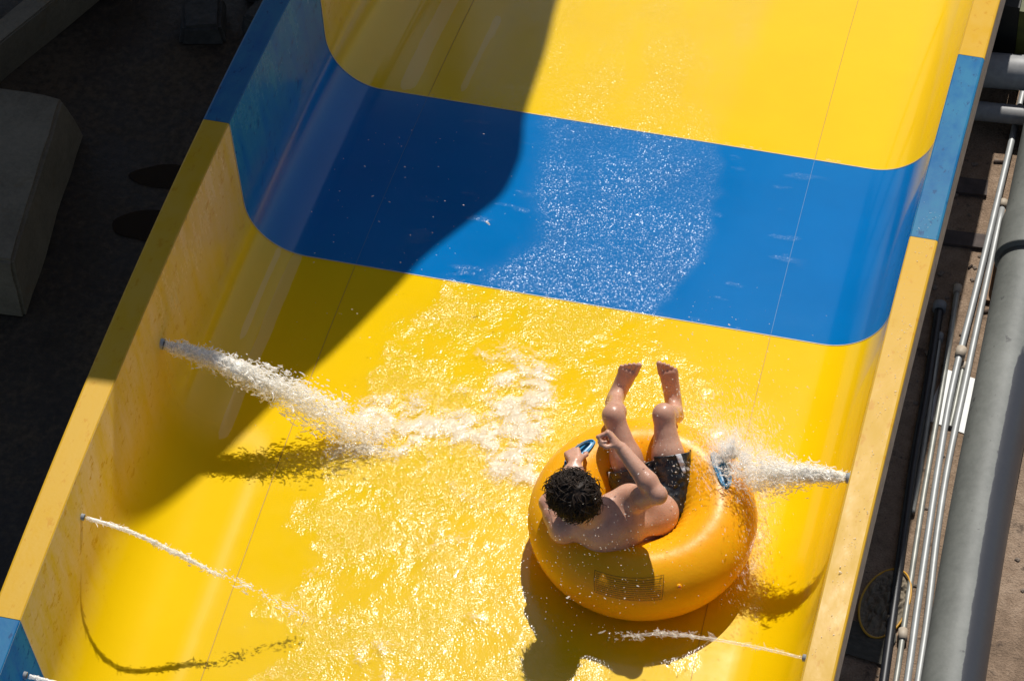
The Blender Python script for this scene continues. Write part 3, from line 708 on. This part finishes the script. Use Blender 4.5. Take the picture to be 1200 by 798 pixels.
# eyes
M['eye'] = simple('eye_white', (.75, .73, .70), .15, .05); M['iris'] = simple('iris_brown', (.05, .025, .012), .1, .1)
for s_ in (-1, 1):
    c = HC + hfw * .083 + hu * .006 + hr * s_ * .033
    v, f = [], []
    bm = bmesh.new(); bmesh.ops.create_uvsphere(bm, u_segments=20, v_segments=14, radius=.0125)
    for v_ in bm.verts: v_.co += __import__('mathutils').Vector(c)
    for fa in bm.faces: fa.material_index = 1 if (np.array(fa.calc_center_median()) - c) @ hfw > .0108 else 0
    bm_obj('eye', bm, [M['eye'], M['iris']], RIDER, True)
# shorts
S = SDF((.55, -1.80, .16), (1.08, -1.15, .80), .0034)
def shorts(S, grow):
    S.el(hipc, HB, (.150 + grow, .105 + grow, .112 + grow), .03)
    S.rc(hipc + hup * .02, J['waist'] - hup * .02, .112 + grow, .110 + grow, .05)
    for h, k in (('hipR', 'kneeR'), ('hipL', 'kneeL')):
        S.rc(J[h], J[h] * .30 + J[k] * .70, .090 + grow, .088 + grow * 1.3, .03)
shorts(S, .020); outer = S.D.copy()
sl, p = S.region(S.lo, S.lo + S.n * S.vox); p = p[:S.n[0], :S.n[1], :S.n[2]]
wr = fbm(p[..., 0] * 16, p[..., 1] * 22, p[..., 2] * 16, 2, 91) * .011 + fbm(p[..., 0] * 40, p[..., 1] * 46, p[..., 2] * 40, 1, 95) * .004
outer = outer + wr
D = np.maximum(outer, -(outer + .007))
for h, k, fr_ in (('hipR', 'kneeR', .58), ('hipL', 'kneeL', .48)):
    ax = unit(J[k] - J[h]); L = np.linalg.norm(J[k] - J[h])
    pl = (p - J[h]) @ ax - L * fr_
    near = np.linalg.norm((p - J[h]) - ((p - J[h]) @ ax)[..., None] * ax, axis=-1) < .15
    D = np.where(near, np.maximum(D, pl), D)
wp = (p - (J['waist'] - hup * .035)) @ hup
S.D = np.maximum(D, wp).astype(np.float32)
sm = S.mesh('shorts')
t = NT('wet_black_cloth')
M['cloth'] = t.done(t.principled(t.ramp(t.noise(40, 4), [(.3, (.010, .010, .011)), (.7, (.026, .026, .028))]), t.ramp(t.noise(25, 4), [(.35, .22), (.7, .5)]), Normal=t.bump(t.noise(90, 4, .6), .35, .003), Specular_IOR_Level=.6))
M['stripe'] = simple('white_stripe_cloth', (.62, .63, .66), .5, .1, 60)
so = link('shorts', sm, [M['cloth'], M['stripe']], RIDER)
nP = len(sm.polygons); cen = np.zeros(nP * 3, np.float32); sm.polygons.foreach_get('center', cen); cen = cen.reshape(-1, 3)
mi = np.zeros(nP, np.int32)
for h, k, t0, t1, az in (('hipR', 'kneeR', .36, .60, .42), ('hipL', 'kneeL', .40, .60, -1.05)):
    ax = unit(J[k] - J[h]); L = np.linalg.norm(J[k] - J[h]); side = unit(IMR - ax * (IMR @ ax)); top = np.cross(side, ax)
    if top @ CAMDIR < 0: top = -top
    q = cen - J[h]; tl = (q @ ax) / L; an = np.arctan2(q @ side, q @ top)
    mi[(tl > t0) & (tl < t1) & (np.abs(an - az - (.6 - tl) * .9 * np.sign(az)) < .06 + .09 * (tl - t0) / (t1 - t0)) & (np.linalg.norm(q - (q @ ax)[:, None] * ax, axis=1) > .085)] = 1
sm.polygons.foreach_set('material_index', mi)
# hair: a tousled wet mop of locks over a cap
t = NT('dark_wet_hair')
M['hair'] = t.done(t.principled(t.ramp(t.noise(45, 3), [(.3, (.012, .0075, .005)), (.75, (.050, .031, .020))]), .55, Normal=t.bump(t.noise(220, 3, .6, t.coord()), .3, .002), Specular_IOR_Level=.22))
Hs = SDF(HC - .2, HC + .2, .0034)
Hs.el(HC + hu * .012 - hfw * .008, HD, (.108, .117, .095), .02)
Hs.el(HC - hfw * .050 - hu * .030, HD, (.078, .085, .094), .03)
q = np.stack(np.meshgrid(*Hs.ax, indexing='ij'), -1)
Hs.D = Hs.D + (fbm(q[..., 0] * 30, q[..., 1] * 30, q[..., 2] * 30, 3, 120) * .011).astype(np.float32)
loc = (q - HC) @ HD
face = np.maximum(loc[..., 0] - .045, loc[..., 1] - .060 + 0 * loc[..., 0])          # keep the face clear
cut = np.maximum(.050 - loc[..., 0], loc[..., 1] - .055)
Hs.D = np.maximum(Hs.D, -np.maximum(.048 - loc[..., 0], loc[..., 1] - .050)).astype(np.float32)
Hs.D = np.maximum(Hs.D, -(loc[..., 1] + .098)).astype(np.float32)
cap = Hs.mesh('hair')
cv = np.zeros(len(cap.vertices) * 3, np.float32); cap.vertices.foreach_get('co', cv); cv = cv.reshape(-1, 3)
parts = []
cf = np.zeros(len(cap.polygons) * 4, np.int32); cap.loops.foreach_get('vertex_index', cf); parts.append((cv, cf.reshape(-1, 4)))
crown = HC + hu * .105 - hfw * .035
lc = []
for i in range(3400):
    d = rng.normal(size=3); d /= np.linalg.norm(d)
    if d[1] < -.45 or (d[0] > .55 and d[1] < .30): continue
    root = HC + HD @ (d * V3(.114, .122, .102)) + hu * .008
    nrm_ = unit(HD @ (d / V3(.104, .112, .088))); out = root - crown; out = out - nrm_ * (out @ nrm_)
    out = unit(out + 1e-6) if np.linalg.norm(out) > 1e-4 else hfw
    sw = np.cross(nrm_, out); L = rng.uniform(.05, .105); a = rng.normal() * .55
    dr = unit(out * math.cos(a) + sw * math.sin(a)); crl = rng.normal() * 2.4; lift = rng.uniform(.05, .60)
    P = [root - nrm_ * .006]; dd = unit(dr + nrm_ * lift)
    for k in range(6):
        P.append(P[-1] + dd * L / 6)
        dd = unit(dd + rng.normal(size=3) * .16 - nrm_ * .17 + sw * crl * .16 + V3(0, 0, -.06))
    P = np.array(P); w0 = rng.uniform(.0016, .0044)
    v, f = tube_np(P, w0 * np.array([.8, 1, 1, .9, .75, .5, .15]), 5); lc.append((v, f))
v, f = merge_np(parts + lc)
hm = mesh_np('hair', v, f); bpy.data.meshes.remove(cap)
link('hair', hm, M['hair'], RIDER)

# ------------------------------------------------------------------ ground and the things beside the chute
GZ = -1.5
t = NT('dirt_ground')
b1 = t.noise(1.4, 6, .62); b2 = t.noise(14, 6, .65); b3 = t.noise(90, 4, .6)
f_ = t.math('ADD', t.math('MULTIPLY', b1, .4), t.math('ADD', t.math('MULTIPLY', b2, .4), t.math('MULTIPLY', b3, .3)))
col = t.ramp(f_, [(.36, (.13, .085, .052)), (.54, (.28, .19, .125)), (.72, (.46, .335, .235))])
col = t.mix(t.ramp(t.noise(7, 5, .7), [(.56, 0.), (.66, .8)]), col, (.07, .045, .03))
col = t.mix(t.ramp(t.noise(55, 3, .7), [(.64, 0.), (.70, .75)]), col, (.05, .035, .025))
M['dirt'] = t.done(t.principled(col, .9, Normal=t.bump(t.math('ADD', b3, t.math('MULTIPLY', b2, 1.5)), .9, .012)))
bm = bmesh.new()
bmesh.ops.create_grid(bm, x_segments=80, y_segments=80, size=120)
for v_ in bm.verts: v_.co.z = GZ
tag(bm_obj('ground', bm, M['dirt']), kind='structure')
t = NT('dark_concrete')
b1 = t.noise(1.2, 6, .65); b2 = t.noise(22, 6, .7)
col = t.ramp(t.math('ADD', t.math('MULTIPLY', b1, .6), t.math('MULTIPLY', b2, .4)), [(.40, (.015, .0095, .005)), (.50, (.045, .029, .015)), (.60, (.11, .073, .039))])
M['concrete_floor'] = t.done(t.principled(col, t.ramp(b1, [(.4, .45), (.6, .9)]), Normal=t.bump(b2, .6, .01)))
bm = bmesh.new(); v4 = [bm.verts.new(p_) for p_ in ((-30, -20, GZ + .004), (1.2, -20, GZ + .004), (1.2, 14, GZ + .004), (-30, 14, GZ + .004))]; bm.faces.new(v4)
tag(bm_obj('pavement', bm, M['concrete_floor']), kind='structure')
# wet patches on the pavement
t = NT('wet_patch'); M['wetp'] = t.done(t.principled((.008, .006, .005), .25))
def flat_patch(name, cx, cy, rx, ry, rot, mat, z, seed, wob=.25):
    a = np.linspace(0, 2 * np.pi, 40, endpoint=False); r = 1 + wob * gnoise(np.cos(a) * 1.4, np.sin(a) * 1.4, a * 0, seed)
    x, y = np.cos(a) * rx * r, np.sin(a) * ry * r; c, s = math.cos(rot), math.sin(rot)
    bm = bmesh.new(); bm.faces.new([bm.verts.new((cx + X * c - Y * s, cy + X * s + Y * c, z)) for X, Y in zip(x, y)])
    return bm_obj(name, bm, mat)
tag(flat_patch('puddle', -2.72, 1.32, .25, .13, .15, M['wetp'], GZ + .008, 3), kind='structure')
tag(flat_patch('puddle', -2.76, 1.72, .24, .09, .25, M['wetp'], GZ + .008, 8), kind='structure')
# concrete blocks on the left
t = NT('old_concrete')
c1 = t.noise(3, 6, .65); c2 = t.noise(40, 5, .65)
col = t.ramp(t.math('ADD', t.math('MULTIPLY', c1, .6), t.math('MULTIPLY', c2, .4)), [(.35, (.16, .122, .076)), (.7, (.29, .23, .15))])
col = t.mix(t.ramp(t.noise(5.5, 4, .6), [(.62, 0.), (.70, .6)]), col, (.20, .13, .06))
M['block'] = t.done(t.principled(col, .85, Normal=t.bump(c2, .7, .006)))
def rough_hexa(name, pts, mat, seed, amp_=.012, cuts=8, bevel=.02):
    bm = bmesh.new(); hexa(bm, pts); bmesh.ops.recalc_face_normals(bm, faces=bm.faces)
    bmesh.ops.bevel(bm, geom=bm.edges[:], offset=bevel, segments=2, affect='EDGES')
    bmesh.ops.subdivide_edges(bm, edges=[e for e in bm.edges if e.calc_length() > .06], cuts=cuts, use_grid_fill=True)
    co = np.array([v_.co[:] for v_ in bm.verts]); nz_ = np.stack([fbm(*(co.T * 5), 3, seed + i) for i in range(3)], -1) * amp_
    for v_, d_ in zip(bm.verts, nz_): v_.co += __import__('mathutils').Vector(d_)
    return bm_obj(name, bm, mat)
o = rough_hexa('concrete_block', [(-4.3, .46, GZ), (-3.235, .47, GZ), (-3.36, 1.93, GZ), (-4.42, 1.93, GZ), (-4.25, .50, GZ + .44), (-3.275, .505, GZ + .44), (-3.40, 1.80, GZ + .44), (-4.36, 1.80, GZ + .44)], M['block'], 5)
tag(o, 'large grey concrete block lying in deep shade left of the slide', 'concrete block')
o = rough_hexa('concrete_beam', [(-4.15, 2.22, GZ), (-4.02, 2.14, GZ), (-3.4, 3.5, GZ), (-3.53, 3.58, GZ), (-4.15, 2.22, GZ + .30), (-4.02, 2.14, GZ + .30), (-3.4, 3.5, GZ + .30), (-3.53, 3.58, GZ + .30)], M['block'], 15, .004, 6, .012)
tag(o, 'pale grey beam cutting the top left corner of the picture', 'beam')
M['rubble'] = simple('dark_rubble', (.06, .052, .042), .9, .3, 18, .01)
for i, (x, y, sx, sy, sz, rz, lb) in enumerate([(-2.93, 2.95, .14, .16, .14, .3, 'dark stone nearest the slide in the rubble at the top, leftmost'), (-2.55, 3.02, .13, .11, .16, -.2, 'dark square stone beside the blue rim at the top edge'), (-2.62, 3.32, .15, .10, .2, .1, 'dark stone behind the square one at the top edge'), (-2.36, 3.1, .07, .12, .13, .2, 'small dark stone tucked against the shaded blue rim')]):
    c, s = math.cos(rz), math.sin(rz); P = [(x + (a * sx) * c - (b * sy) * s, y + (a * sx) * s + (b * sy) * c) for a, b in ((-1, -1), (1, -1), (1, 1), (-1, 1))]
    o = rough_hexa('stone', [(a, b, GZ) for a, b in P] + [(x + (a - x) * .85, y + (b - y) * .85, GZ + sz) for a, b in P], M['rubble'], 40 + i, .02, 4, .02)
    tag(o, lb, 'stone', 'dark stones at the top left')

# right side: big grey pipe
t = NT('grey_pipe_plastic')
c1 = t.noise(2.5, 5, .6); c2 = t.noise(26, 5, .7)
col = t.ramp(t.math('ADD', t.math('MULTIPLY', c1, .6), t.math('MULTIPLY', c2, .4)), [(.35, (.135, .142, .13)), (.7, (.225, .232, .213))])
col = t.mix(t.ramp(t.noise(17, 4, .6), [(.66, 0.), (.71, .8)]), col, (.06, .06, .06))
ws = t.attr('dark_band'); wsn = t.math('ADD', ws, t.math('MULTIPLY', t.math('SUBTRACT', t.noise(9, 5, .65), .5), .55))
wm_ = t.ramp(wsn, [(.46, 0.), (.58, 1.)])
col = t.mix(t.math('MULTIPLY', wm_, .93), col, (.035, .036, .045))  # colour darkens along the pipe's right side, with a ragged edge
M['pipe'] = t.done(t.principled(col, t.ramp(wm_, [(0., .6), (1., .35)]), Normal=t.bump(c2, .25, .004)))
def pipe_np(P, r, seg):
    return tube_np(P, r, seg)
PIPE = empty('grey_pipe', (2.24, .5, GZ), 'thick grey plastic drain pipe lying along the right side of the slide', 'pipe')
ax_ = np.array([(2.345, -2.2, GZ + .172), (2.290, -.96, GZ + .172), (2.250, .165, GZ + .172), (2.236, 1.2, GZ + .172), (2.224, 2.02, GZ + .172)])
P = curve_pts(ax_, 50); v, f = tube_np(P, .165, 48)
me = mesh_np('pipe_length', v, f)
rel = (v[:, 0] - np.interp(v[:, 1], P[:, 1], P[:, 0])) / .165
attr(me, 'dark_band', sstep(.08, .42, rel) * (1 - sstep(1.0, 1.5, v[:, 1])))
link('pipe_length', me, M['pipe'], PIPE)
P2 = curve_pts([(2.226, 1.98, GZ + .19), (2.224, 2.06, GZ + .19), (2.22, 2.3, GZ + .19), (2.215, 2.9, GZ + .185), (2.21, 3.4, GZ + .185), (2.21, 4.2, GZ + .185)], 30)
rr = np.where(P2[:, 1] < 2.32, .190, .178); v, f = tube_np(P2, rr, 48); me = mesh_np('socket', v, f); attr(me, 'dark_band', 0 * v[:, 0]); link('socket', me, M['pipe'], PIPE)
# grey cross pipes at the top right
o = tube_obj('cross_pipe', [(1.2, 3.28, GZ + .30), (1.98, 3.36, GZ + .30), (4.6, 3.62, GZ + .30)], .105, M['steel'] if 0 else simple('grey_pvc', (.30, .30, .30), .5), None, 24)
tag(o, 'thicker grey pipe crossing behind the right rim at the top right', 'pipe', 'grey cross pipes')
o = tube_obj('cross_pipe', [(1.2, 3.10, GZ + .15), (1.98, 3.16, GZ + .15), (4.6, 3.40, GZ + .15)], .058, bpy.data.materials['grey_pvc'], None, 20)
tag(o, 'thinner grey pipe crossing just below the thicker one at the top right', 'pipe', 'grey cross pipes')
EB = empty('dark_box', (1.75, 4.2, GZ), 'black box with olive green edging behind the grey cross pipes', 'box')  # plain dark box filling the dark area behind the cross pipes
M['blackbox'] = simple('black_plastic', (.008, .009, .008), .6, .3, 20); M['olive'] = simple('olive_edge', (.07, .08, .008), .6, .3, 14)
bm = bmesh.new(); box(bm, 1.55, 1.90, 3.56, 5.2, GZ, GZ + .62); bm_obj('box_body', bm, M['blackbox'], EB, bevel=.01)
bm = bmesh.new(); box(bm, 1.902, 1.955, 3.555, 5.2, GZ, GZ + .60); box(bm, 1.56, 1.955, 3.50, 3.556, GZ, GZ + .05); bm_obj('edging', bm, M['olive'], EB, bevel=.006)
o = tube_obj('grey_post', [(2.06, 3.72, GZ), (2.055, 3.72, GZ + .9)], .06, bpy.data.materials['grey_pvc'], None, 20)
tag(o, 'pale grey upright post at the right edge above the cross pipes', 'post')
# conduits
M['conduit'] = simple('zinc_conduit', (.38, .39, .39), .5, .10, 12, Metallic=.25)
M['conduit_dull'] = simple('weathered_conduit', (.31, .31, .28), .5, .18, 12, Metallic=.35)
M['cap'] = simple('beige_pipe_cap', (.50, .42, .33), .6); M['capgrey'] = simple('grey_pipe_cap', (.25, .25, .25), .6)
M['hose'] = simple('black_hose', (.012, .012, .016), .45, .2, 30)
def rod(name, label, pts, r, mat, zc, cap=None, capside=1, coupl=None, group='metal conduits lying beside the grey pipe', cat='conduit'):
    P = [(x, y, z) if z is not None else (x, y, zc) for x, y, z in [(p + (None,))[:3] for p in pts]]
    root = empty(name, (P[0][0], P[0][1], GZ), label, cat, group)
    tube_obj('shaft', P, r, mat, root, 16, 60)
    if cap is not None:
        a = np.array(P[0]); d = unit(np.array(P[0]) - np.array(P[1])); tube_obj('cap', [a - d * .03, a + d * .022, a + d * .026], [r * 1.45, r * 1.45, r * 1.1], cap, root, 16)
    if coupl is not None:
        a = np.array(coupl[:3]); d = unit(np.array(coupl[3:])); tube_obj('coupling', [a - d * .035, a + d * .035], [r * 1.5, r * 1.5], M['cap'], root, 16)
    return root
rod('conduit', 'longest shiny conduit, running up past the top of the grey pipe', [(1.984, 3.9), (1.985, 3.471), (1.967, 1.936), (1.952, 1.15), (1.968, .591), (2.018, -.353), (2.052, -.905), (2.10, -1.9)], .0195, M['conduit'], GZ + .06, coupl=(1.9565, 1.35, GZ + .06, .02, 1., 0))
rod('conduit', 'shiny conduit with a beige cap nearest the grey pipe', [(2.008, 2.555), (2.013, 1.454), (2.015, 1.166), (2.018, .601), (2.04, .1), (2.082, -.46), (2.105, -.895), (2.15, -1.9)], .0195, M['conduit'], GZ + .025, M['cap'])
rod('conduit', 'dull conduit with a beige cap and a coupling low down, left of the shiny ones', [(1.86, 1.845), (1.889, 1.265), (1.916, .581), (1.931, .219), (1.972, -.534), (1.994, -.914), (2.04, -1.9)], .0165, M['conduit_dull'], GZ + .03, M['cap'], coupl=(1.977, -.62, GZ + .03, .05, -.38, 0))
rod('conduit', 'short dull conduit starting beside the black hose', [(1.818, 1.475), (1.852, .942), (1.872, .576), (1.885, .2)], .0165, M['conduit_dull'], GZ + .02, M['capgrey'])
rod('conduit', 'short conduit with a pale end starting between the two shiny ones', [(1.983, 1.30), (1.985, 1.0), (1.984, .846)], .0125, M['conduit_dull'], GZ + .014, M['cap'])
rod('black_hose', 'stiff black hose with a grey cap lying in the shade along the right rim', [(1.783, 1.691), (1.817, 1.053), (1.834, .558), (1.880, -.153), (1.932, -.932), (1.99, -1.9)], .026, M['hose'], GZ + .030, M['capgrey'], group='', cat='hose')
M['plate'] = simple('white_board', (.72, .73, .72), .5, .06, 20)
bm = bmesh.new(); hexa(bm, [(1.835, .880, GZ), (2.075, .825, GZ), (2.085, 1.225, GZ), (1.893, 1.262, GZ), (1.835, .880, GZ + .006), (2.075, .825, GZ + .006), (2.085, 1.225, GZ + .006), (1.893, 1.262, GZ + .006)])
tag(bm_obj('white_board', bm, M['plate']), 'flat white board lying under the conduits', 'board')
t = NT('weathered_wood')
gr = t.noise(4, 5, .6, t.coord((30, 2.5, 8)))
M['wood'] = t.done(t.principled(t.ramp(gr, [(.3, (.20, .115, .06)), (.7, (.34, .21, .125))]), .8, Normal=t.bump(gr, .5, .004)))
M['wood_dark'] = simple('dark_weathered_wood', (.085, .065, .058), .85, .3, 14, .004)
bm = bmesh.new(); hexa(bm, [(1.99, 1.80, GZ), (2.10, 1.80, GZ), (2.13, 2.95, GZ), (2.04, 2.95, GZ), (1.99, 1.80, GZ + .03), (2.10, 1.80, GZ + .03), (2.13, 2.95, GZ + .03), (2.04, 2.95, GZ + .03)])
tag(bm_obj('wooden_board', bm, M['wood'], bevel=.003), 'light brown board lying against the left side of the grey pipe', 'board')
for (x0, x1, y0, y1, lb) in ((1.60, 1.905, 2.585, 2.725, 'upper dark brown plank on the dirt beside the blue rim'), (1.60, 1.965, 2.175, 2.30, 'lower dark brown plank, nearer the conduit caps'), ):
    bm = bmesh.new(); hexa(bm, [(x0, y0, GZ), (x1, y0 + .02, GZ), (x1 - .01, y1, GZ), (x0, y1 - .02, GZ), (x0, y0, GZ + .025), (x1, y0 + .02, GZ + .025), (x1 - .01, y1, GZ + .025), (x0, y1 - .02, GZ + .025)])
    tag(bm_obj('plank', bm, M['wood_dark'], bevel=.003), lb, 'plank', 'dark planks beside the slide')
# landing net: yellow hoop with a crumpled beige bag
NET = empty('landing_net', (1.85, -.43, GZ), 'beige net bag on a yellow hoop lying in the shade below the right rim', 'net')
M['hoop'] = simple('yellow_hoop', (.60, .30, .01), .4); M['bag'] = simple('beige_net', (.22, .18, .125), .9, .2, 60, .004)
a = np.linspace(0, 2 * np.pi, 60, endpoint=False)
hx = 1.848 + .125 * np.cos(a) * 1.0 + .02 * np.sin(a); hy = -.43 + .235 * np.sin(a); hz = GZ + .018 + .012 * (1 + np.sin(a * 2 + .6))
v, f = tube_np(np.stack([hx, hy, hz], -1), .0062, 10, True); link('hoop', mesh_np('hoop', v, f), M['hoop'], NET)
G = 60; a2 = np.linspace(-1, 1, G); A, Bq = np.meshgrid(a2, a2, indexing='ij'); rr = np.maximum(np.abs(A), np.abs(Bq)); nn = np.hypot(A, Bq) + 1e-9; A, Bq = A * rr / nn, Bq * rr / nn
cr = fbm(A * 2.2 + 5, Bq * 3.2, 0 * A, 4, 140); rad2 = np.hypot(A, Bq)
v = np.stack([1.848 + .125 * A + .02 * Bq, -.43 + .235 * Bq, GZ + .012 + .10 * np.abs(cr) * (1 - rad2 ** 4) + .006], -1)
link('bag', mesh_np('bag', v.reshape(-1, 3), grid_faces(G, G)), M['bag'], NET)
# folded dark cloth below the net, pale bucket end at the bottom edge
G = 50; a2 = np.linspace(0, 1, G); A, Bq = np.meshgrid(a2, a2, indexing='ij')
v = np.stack([1.60 + .34 * A + .02 * gnoise(A * 3, Bq * 3, 0 * A, 9), -.78 + .22 * Bq - .05 * A, GZ + .015 + .03 * np.abs(fbm(A * 3, Bq * 4, 0 * A, 3, 150)) * np.sin(np.pi * A) * np.sin(np.pi * Bq) + .002], -1)
o = link('tarpaulin', mesh_np('tarpaulin', v.reshape(-1, 3), grid_faces(G, G)), simple('dark_tarp', (.07, .065, .05), .8, .25, 25)); tag(o, 'crumpled dark cloth lying in the shade below the yellow hoop', 'cloth')
o = tube_obj('plastic_jug', [(1.75, -1.30, GZ + .08), (1.752, -1.14, GZ + .08), (1.752, -1.10, GZ + .078), (1.752, -1.06, GZ + .075), (1.752, -1.05, GZ + .075)], [.075, .075, .066, .036, .02], simple('blue_grey_plastic', (.24, .30, .36), .4), None, 20)
tag(o, 'blue grey plastic jug at the bottom edge below the right rim', 'jug')
# pebbles on the dirt
M['pebble'] = simple('pebble', (.22, .17, .13), .85, .35, 25)
pb = bmesh.new(); bmesh.ops.create_icosphere(pb, subdivisions=2, radius=1)
for v_ in pb.verts: v_.co *= 1 + .25 * math.sin(v_.co.x * 5 + 1) * math.cos(v_.co.y * 4)
peb = bpy.data.meshes.new('pebble'); pb.to_mesh(peb); pb.free(); peb.materials.append(M['pebble'])
for i in range(46):
    o = bpy.data.objects.new('pebble', peb); COL.objects.link(o)
    x = rng.uniform(1.72, 2.02) if i < 34 else rng.uniform(2.48, 2.75); y = rng.uniform(-.9, 3.0) if i < 34 else rng.uniform(-.9, .6)
    s = rng.uniform(.006, .017); o.location = (x, y, GZ + s * .3); o.scale = (s * 1.3, s, s * .7); o.rotation_euler = (0, 0, rng.uniform(0, 6))
    tag(o, 'small pebble on the brown dirt beside the slide', 'pebble', 'pebbles on the dirt')

# bits of wood and litter on the dirt
M['chip'] = simple('dark_chip', (.06, .04, .03), .9, .3, 20)
for i, (x, y, l_, a_2, lb) in enumerate([(1.885, 1.27, .05, 2.2, 'short dark chip on the dirt left of the shiny conduits'), (2.06, 1.74, .07, .4, 'dark chip at the lower end of the light brown board'), (1.93, 2.90, .06, .2, 'dark scrap on the dirt below the thin cross pipe'), (1.90, 2.05, .035, 1., 'dark scrap just below the lower plank'), (2.62, -.2, .05, .7, 'dark scrap on the dirt right of the grey pipe')]):
    c, s_ = math.cos(a_2) * l_ / 2, math.sin(a_2) * l_ / 2; n_ = V3(-s_, c, 0) * .35; A_, B_ = V3(x - c, y - s_, GZ), V3(x + c, y + s_, GZ)
    o = rough_hexa('wood_chip', [tuple(A_ - n_), tuple(B_ - n_), tuple(B_ + n_), tuple(A_ + n_)] + [tuple(q_ + V3(0, 0, .014)) for q_ in (A_ - n_ * .7, B_ - n_ * .8, B_ + n_ * .7, A_ + n_ * .8)], M['chip'], 70 + i, .003, 2, .003)
    tag(o, lb, 'wood chip', 'scraps on the dirt')

# ------------------------------------------------------------------ added unseen platform, outlined to cast the shadow on the left of the chute
SUNB, SUNA = .74, 0.                     # per metre of drop the light moves SUNB towards -y and SUNA along x
PZ = 5.2
sh = [(-.66, 3.3, -.75), (-.647, 2.679, -.522), (-.588, 2.12, -.38), (-.55, 1.5, -.24), (-.505, 1.25, -.195), (-.480, 1.06, -.16), (-.505, .86, -.125), (-.60, .65, -.09), (-.76, .30, -.04), (-.852, .0, 0.), (-1.031, -.513, .054), (-1.199, -.87, .083), (-1.399, -1.398, .113), (-1.473, -1.588, .12)]
poly = [(x - SUNA * (PZ - z), y + SUNB * (PZ - z)) for x, y, z in sh]
sh = [tuple(q_) for q_ in curve_pts(sh, 60)]
poly = [(x - SUNA * (PZ - z), y + SUNB * (PZ - z)) for x, y, z in sh]
e = [( -1.70, -1.66, .9), (-2.4, -1.70, .9)]; poly += [(x - SUNA * (PZ - z), y + SUNB * (PZ - z)) for x, y, z in e]
poly += [(-9., poly[-1][1]), (-9., 14.), (poly[0][0], 14.)]
PLAT = empty('shadow_caster', (-5, 9, GZ), 'unseen grey platform on steel columns, added to cast the shadow across the left of the slide', 'platform')
bm = bmesh.new(); lo = [bm.verts.new((x, y, PZ)) for x, y in poly]; hi_ = [bm.verts.new((x, y, PZ + .22)) for x, y in poly]
bm.faces.new(lo[::-1]); bm.faces.new(hi_)
for i in range(len(poly)): k = (i + 1) % len(poly); bm.faces.new((lo[i], lo[k], hi_[k], hi_[i]))
bm_obj('caster_deck', bm, simple('deck_concrete', (.30, .30, .29), .8, .15, 3), PLAT)
for x, y in ((-6.5, 3.2), (-6.5, 12.5), (-2.6, 12.5), (-2.6, 9.)):
    tube_obj('caster_column', [(x, y, GZ), (x, y, PZ)], .14, M['steel'], PLAT, 16)

# ------------------------------------------------------------------ camera
import mathutils
cam = bpy.data.cameras.new('camera'); co_ = bpy.data.objects.new('camera', cam); COL.objects.link(co_)
Rm = ((.9713568887, -.1680039397, .1680490136), (.2369926328, .7365048041, -.6335575459), (-.0173287421, .6552368653, .7552247116))
mw = mathutils.Matrix([list(Rm[0]) + [3.126062867598517], list(Rm[1]) + [-12.793321820218761], list(Rm[2]) + [14.863760170820157], [0, 0, 0, 1]])
co_.matrix_world = mw
cam.sensor_width = 36; cam.lens = 4517.739 / 1200 * 36; cam.clip_start = .5; cam.clip_end = 500
SC.camera = co_

# ------------------------------------------------------------------ light
to_sun = unit(V3(-SUNA, SUNB, 1.))
sun = bpy.data.lights.new('sun', 'SUN'); sun.energy = 4.6; sun.angle = R(.53); sun.color = (1., .965, .90)
so_ = bpy.data.objects.new('sun', sun); COL.objects.link(so_)
so_.rotation_euler = mathutils.Vector(to_sun).to_track_quat('Z', 'Y').to_euler(); so_.location = (0, 6, 12)
w = bpy.data.worlds.new('World'); SC.world = w; w.use_nodes = True
nt = w.node_tree; bg = nt.nodes['Background']; sky = nt.nodes.new('ShaderNodeTexSky'); sky.sky_type = 'NISHITA'; sky.sun_disc = False
sky.sun_elevation = math.asin(to_sun[2]); sky.sun_rotation = math.atan2(to_sun[0], to_sun[1])
nt.links.new(sky.outputs[0], bg.inputs[0]); bg.inputs[1].default_value = .075
vs_ = SC.view_settings; vs_.view_transform = 'Standard'; vs_.look = 'None'; vs_.exposure = -.13; vs_.gamma = 1.; vs_.use_curve_mapping = False
SC.cycles.max_bounces = 10; SC.cycles.transparent_max_bounces = 24; SC.cycles.caustics_reflective = False; SC.cycles.caustics_refractive = False
SC.cycles.sample_clamp_indirect = 6.; SC.cycles.use_denoising = True
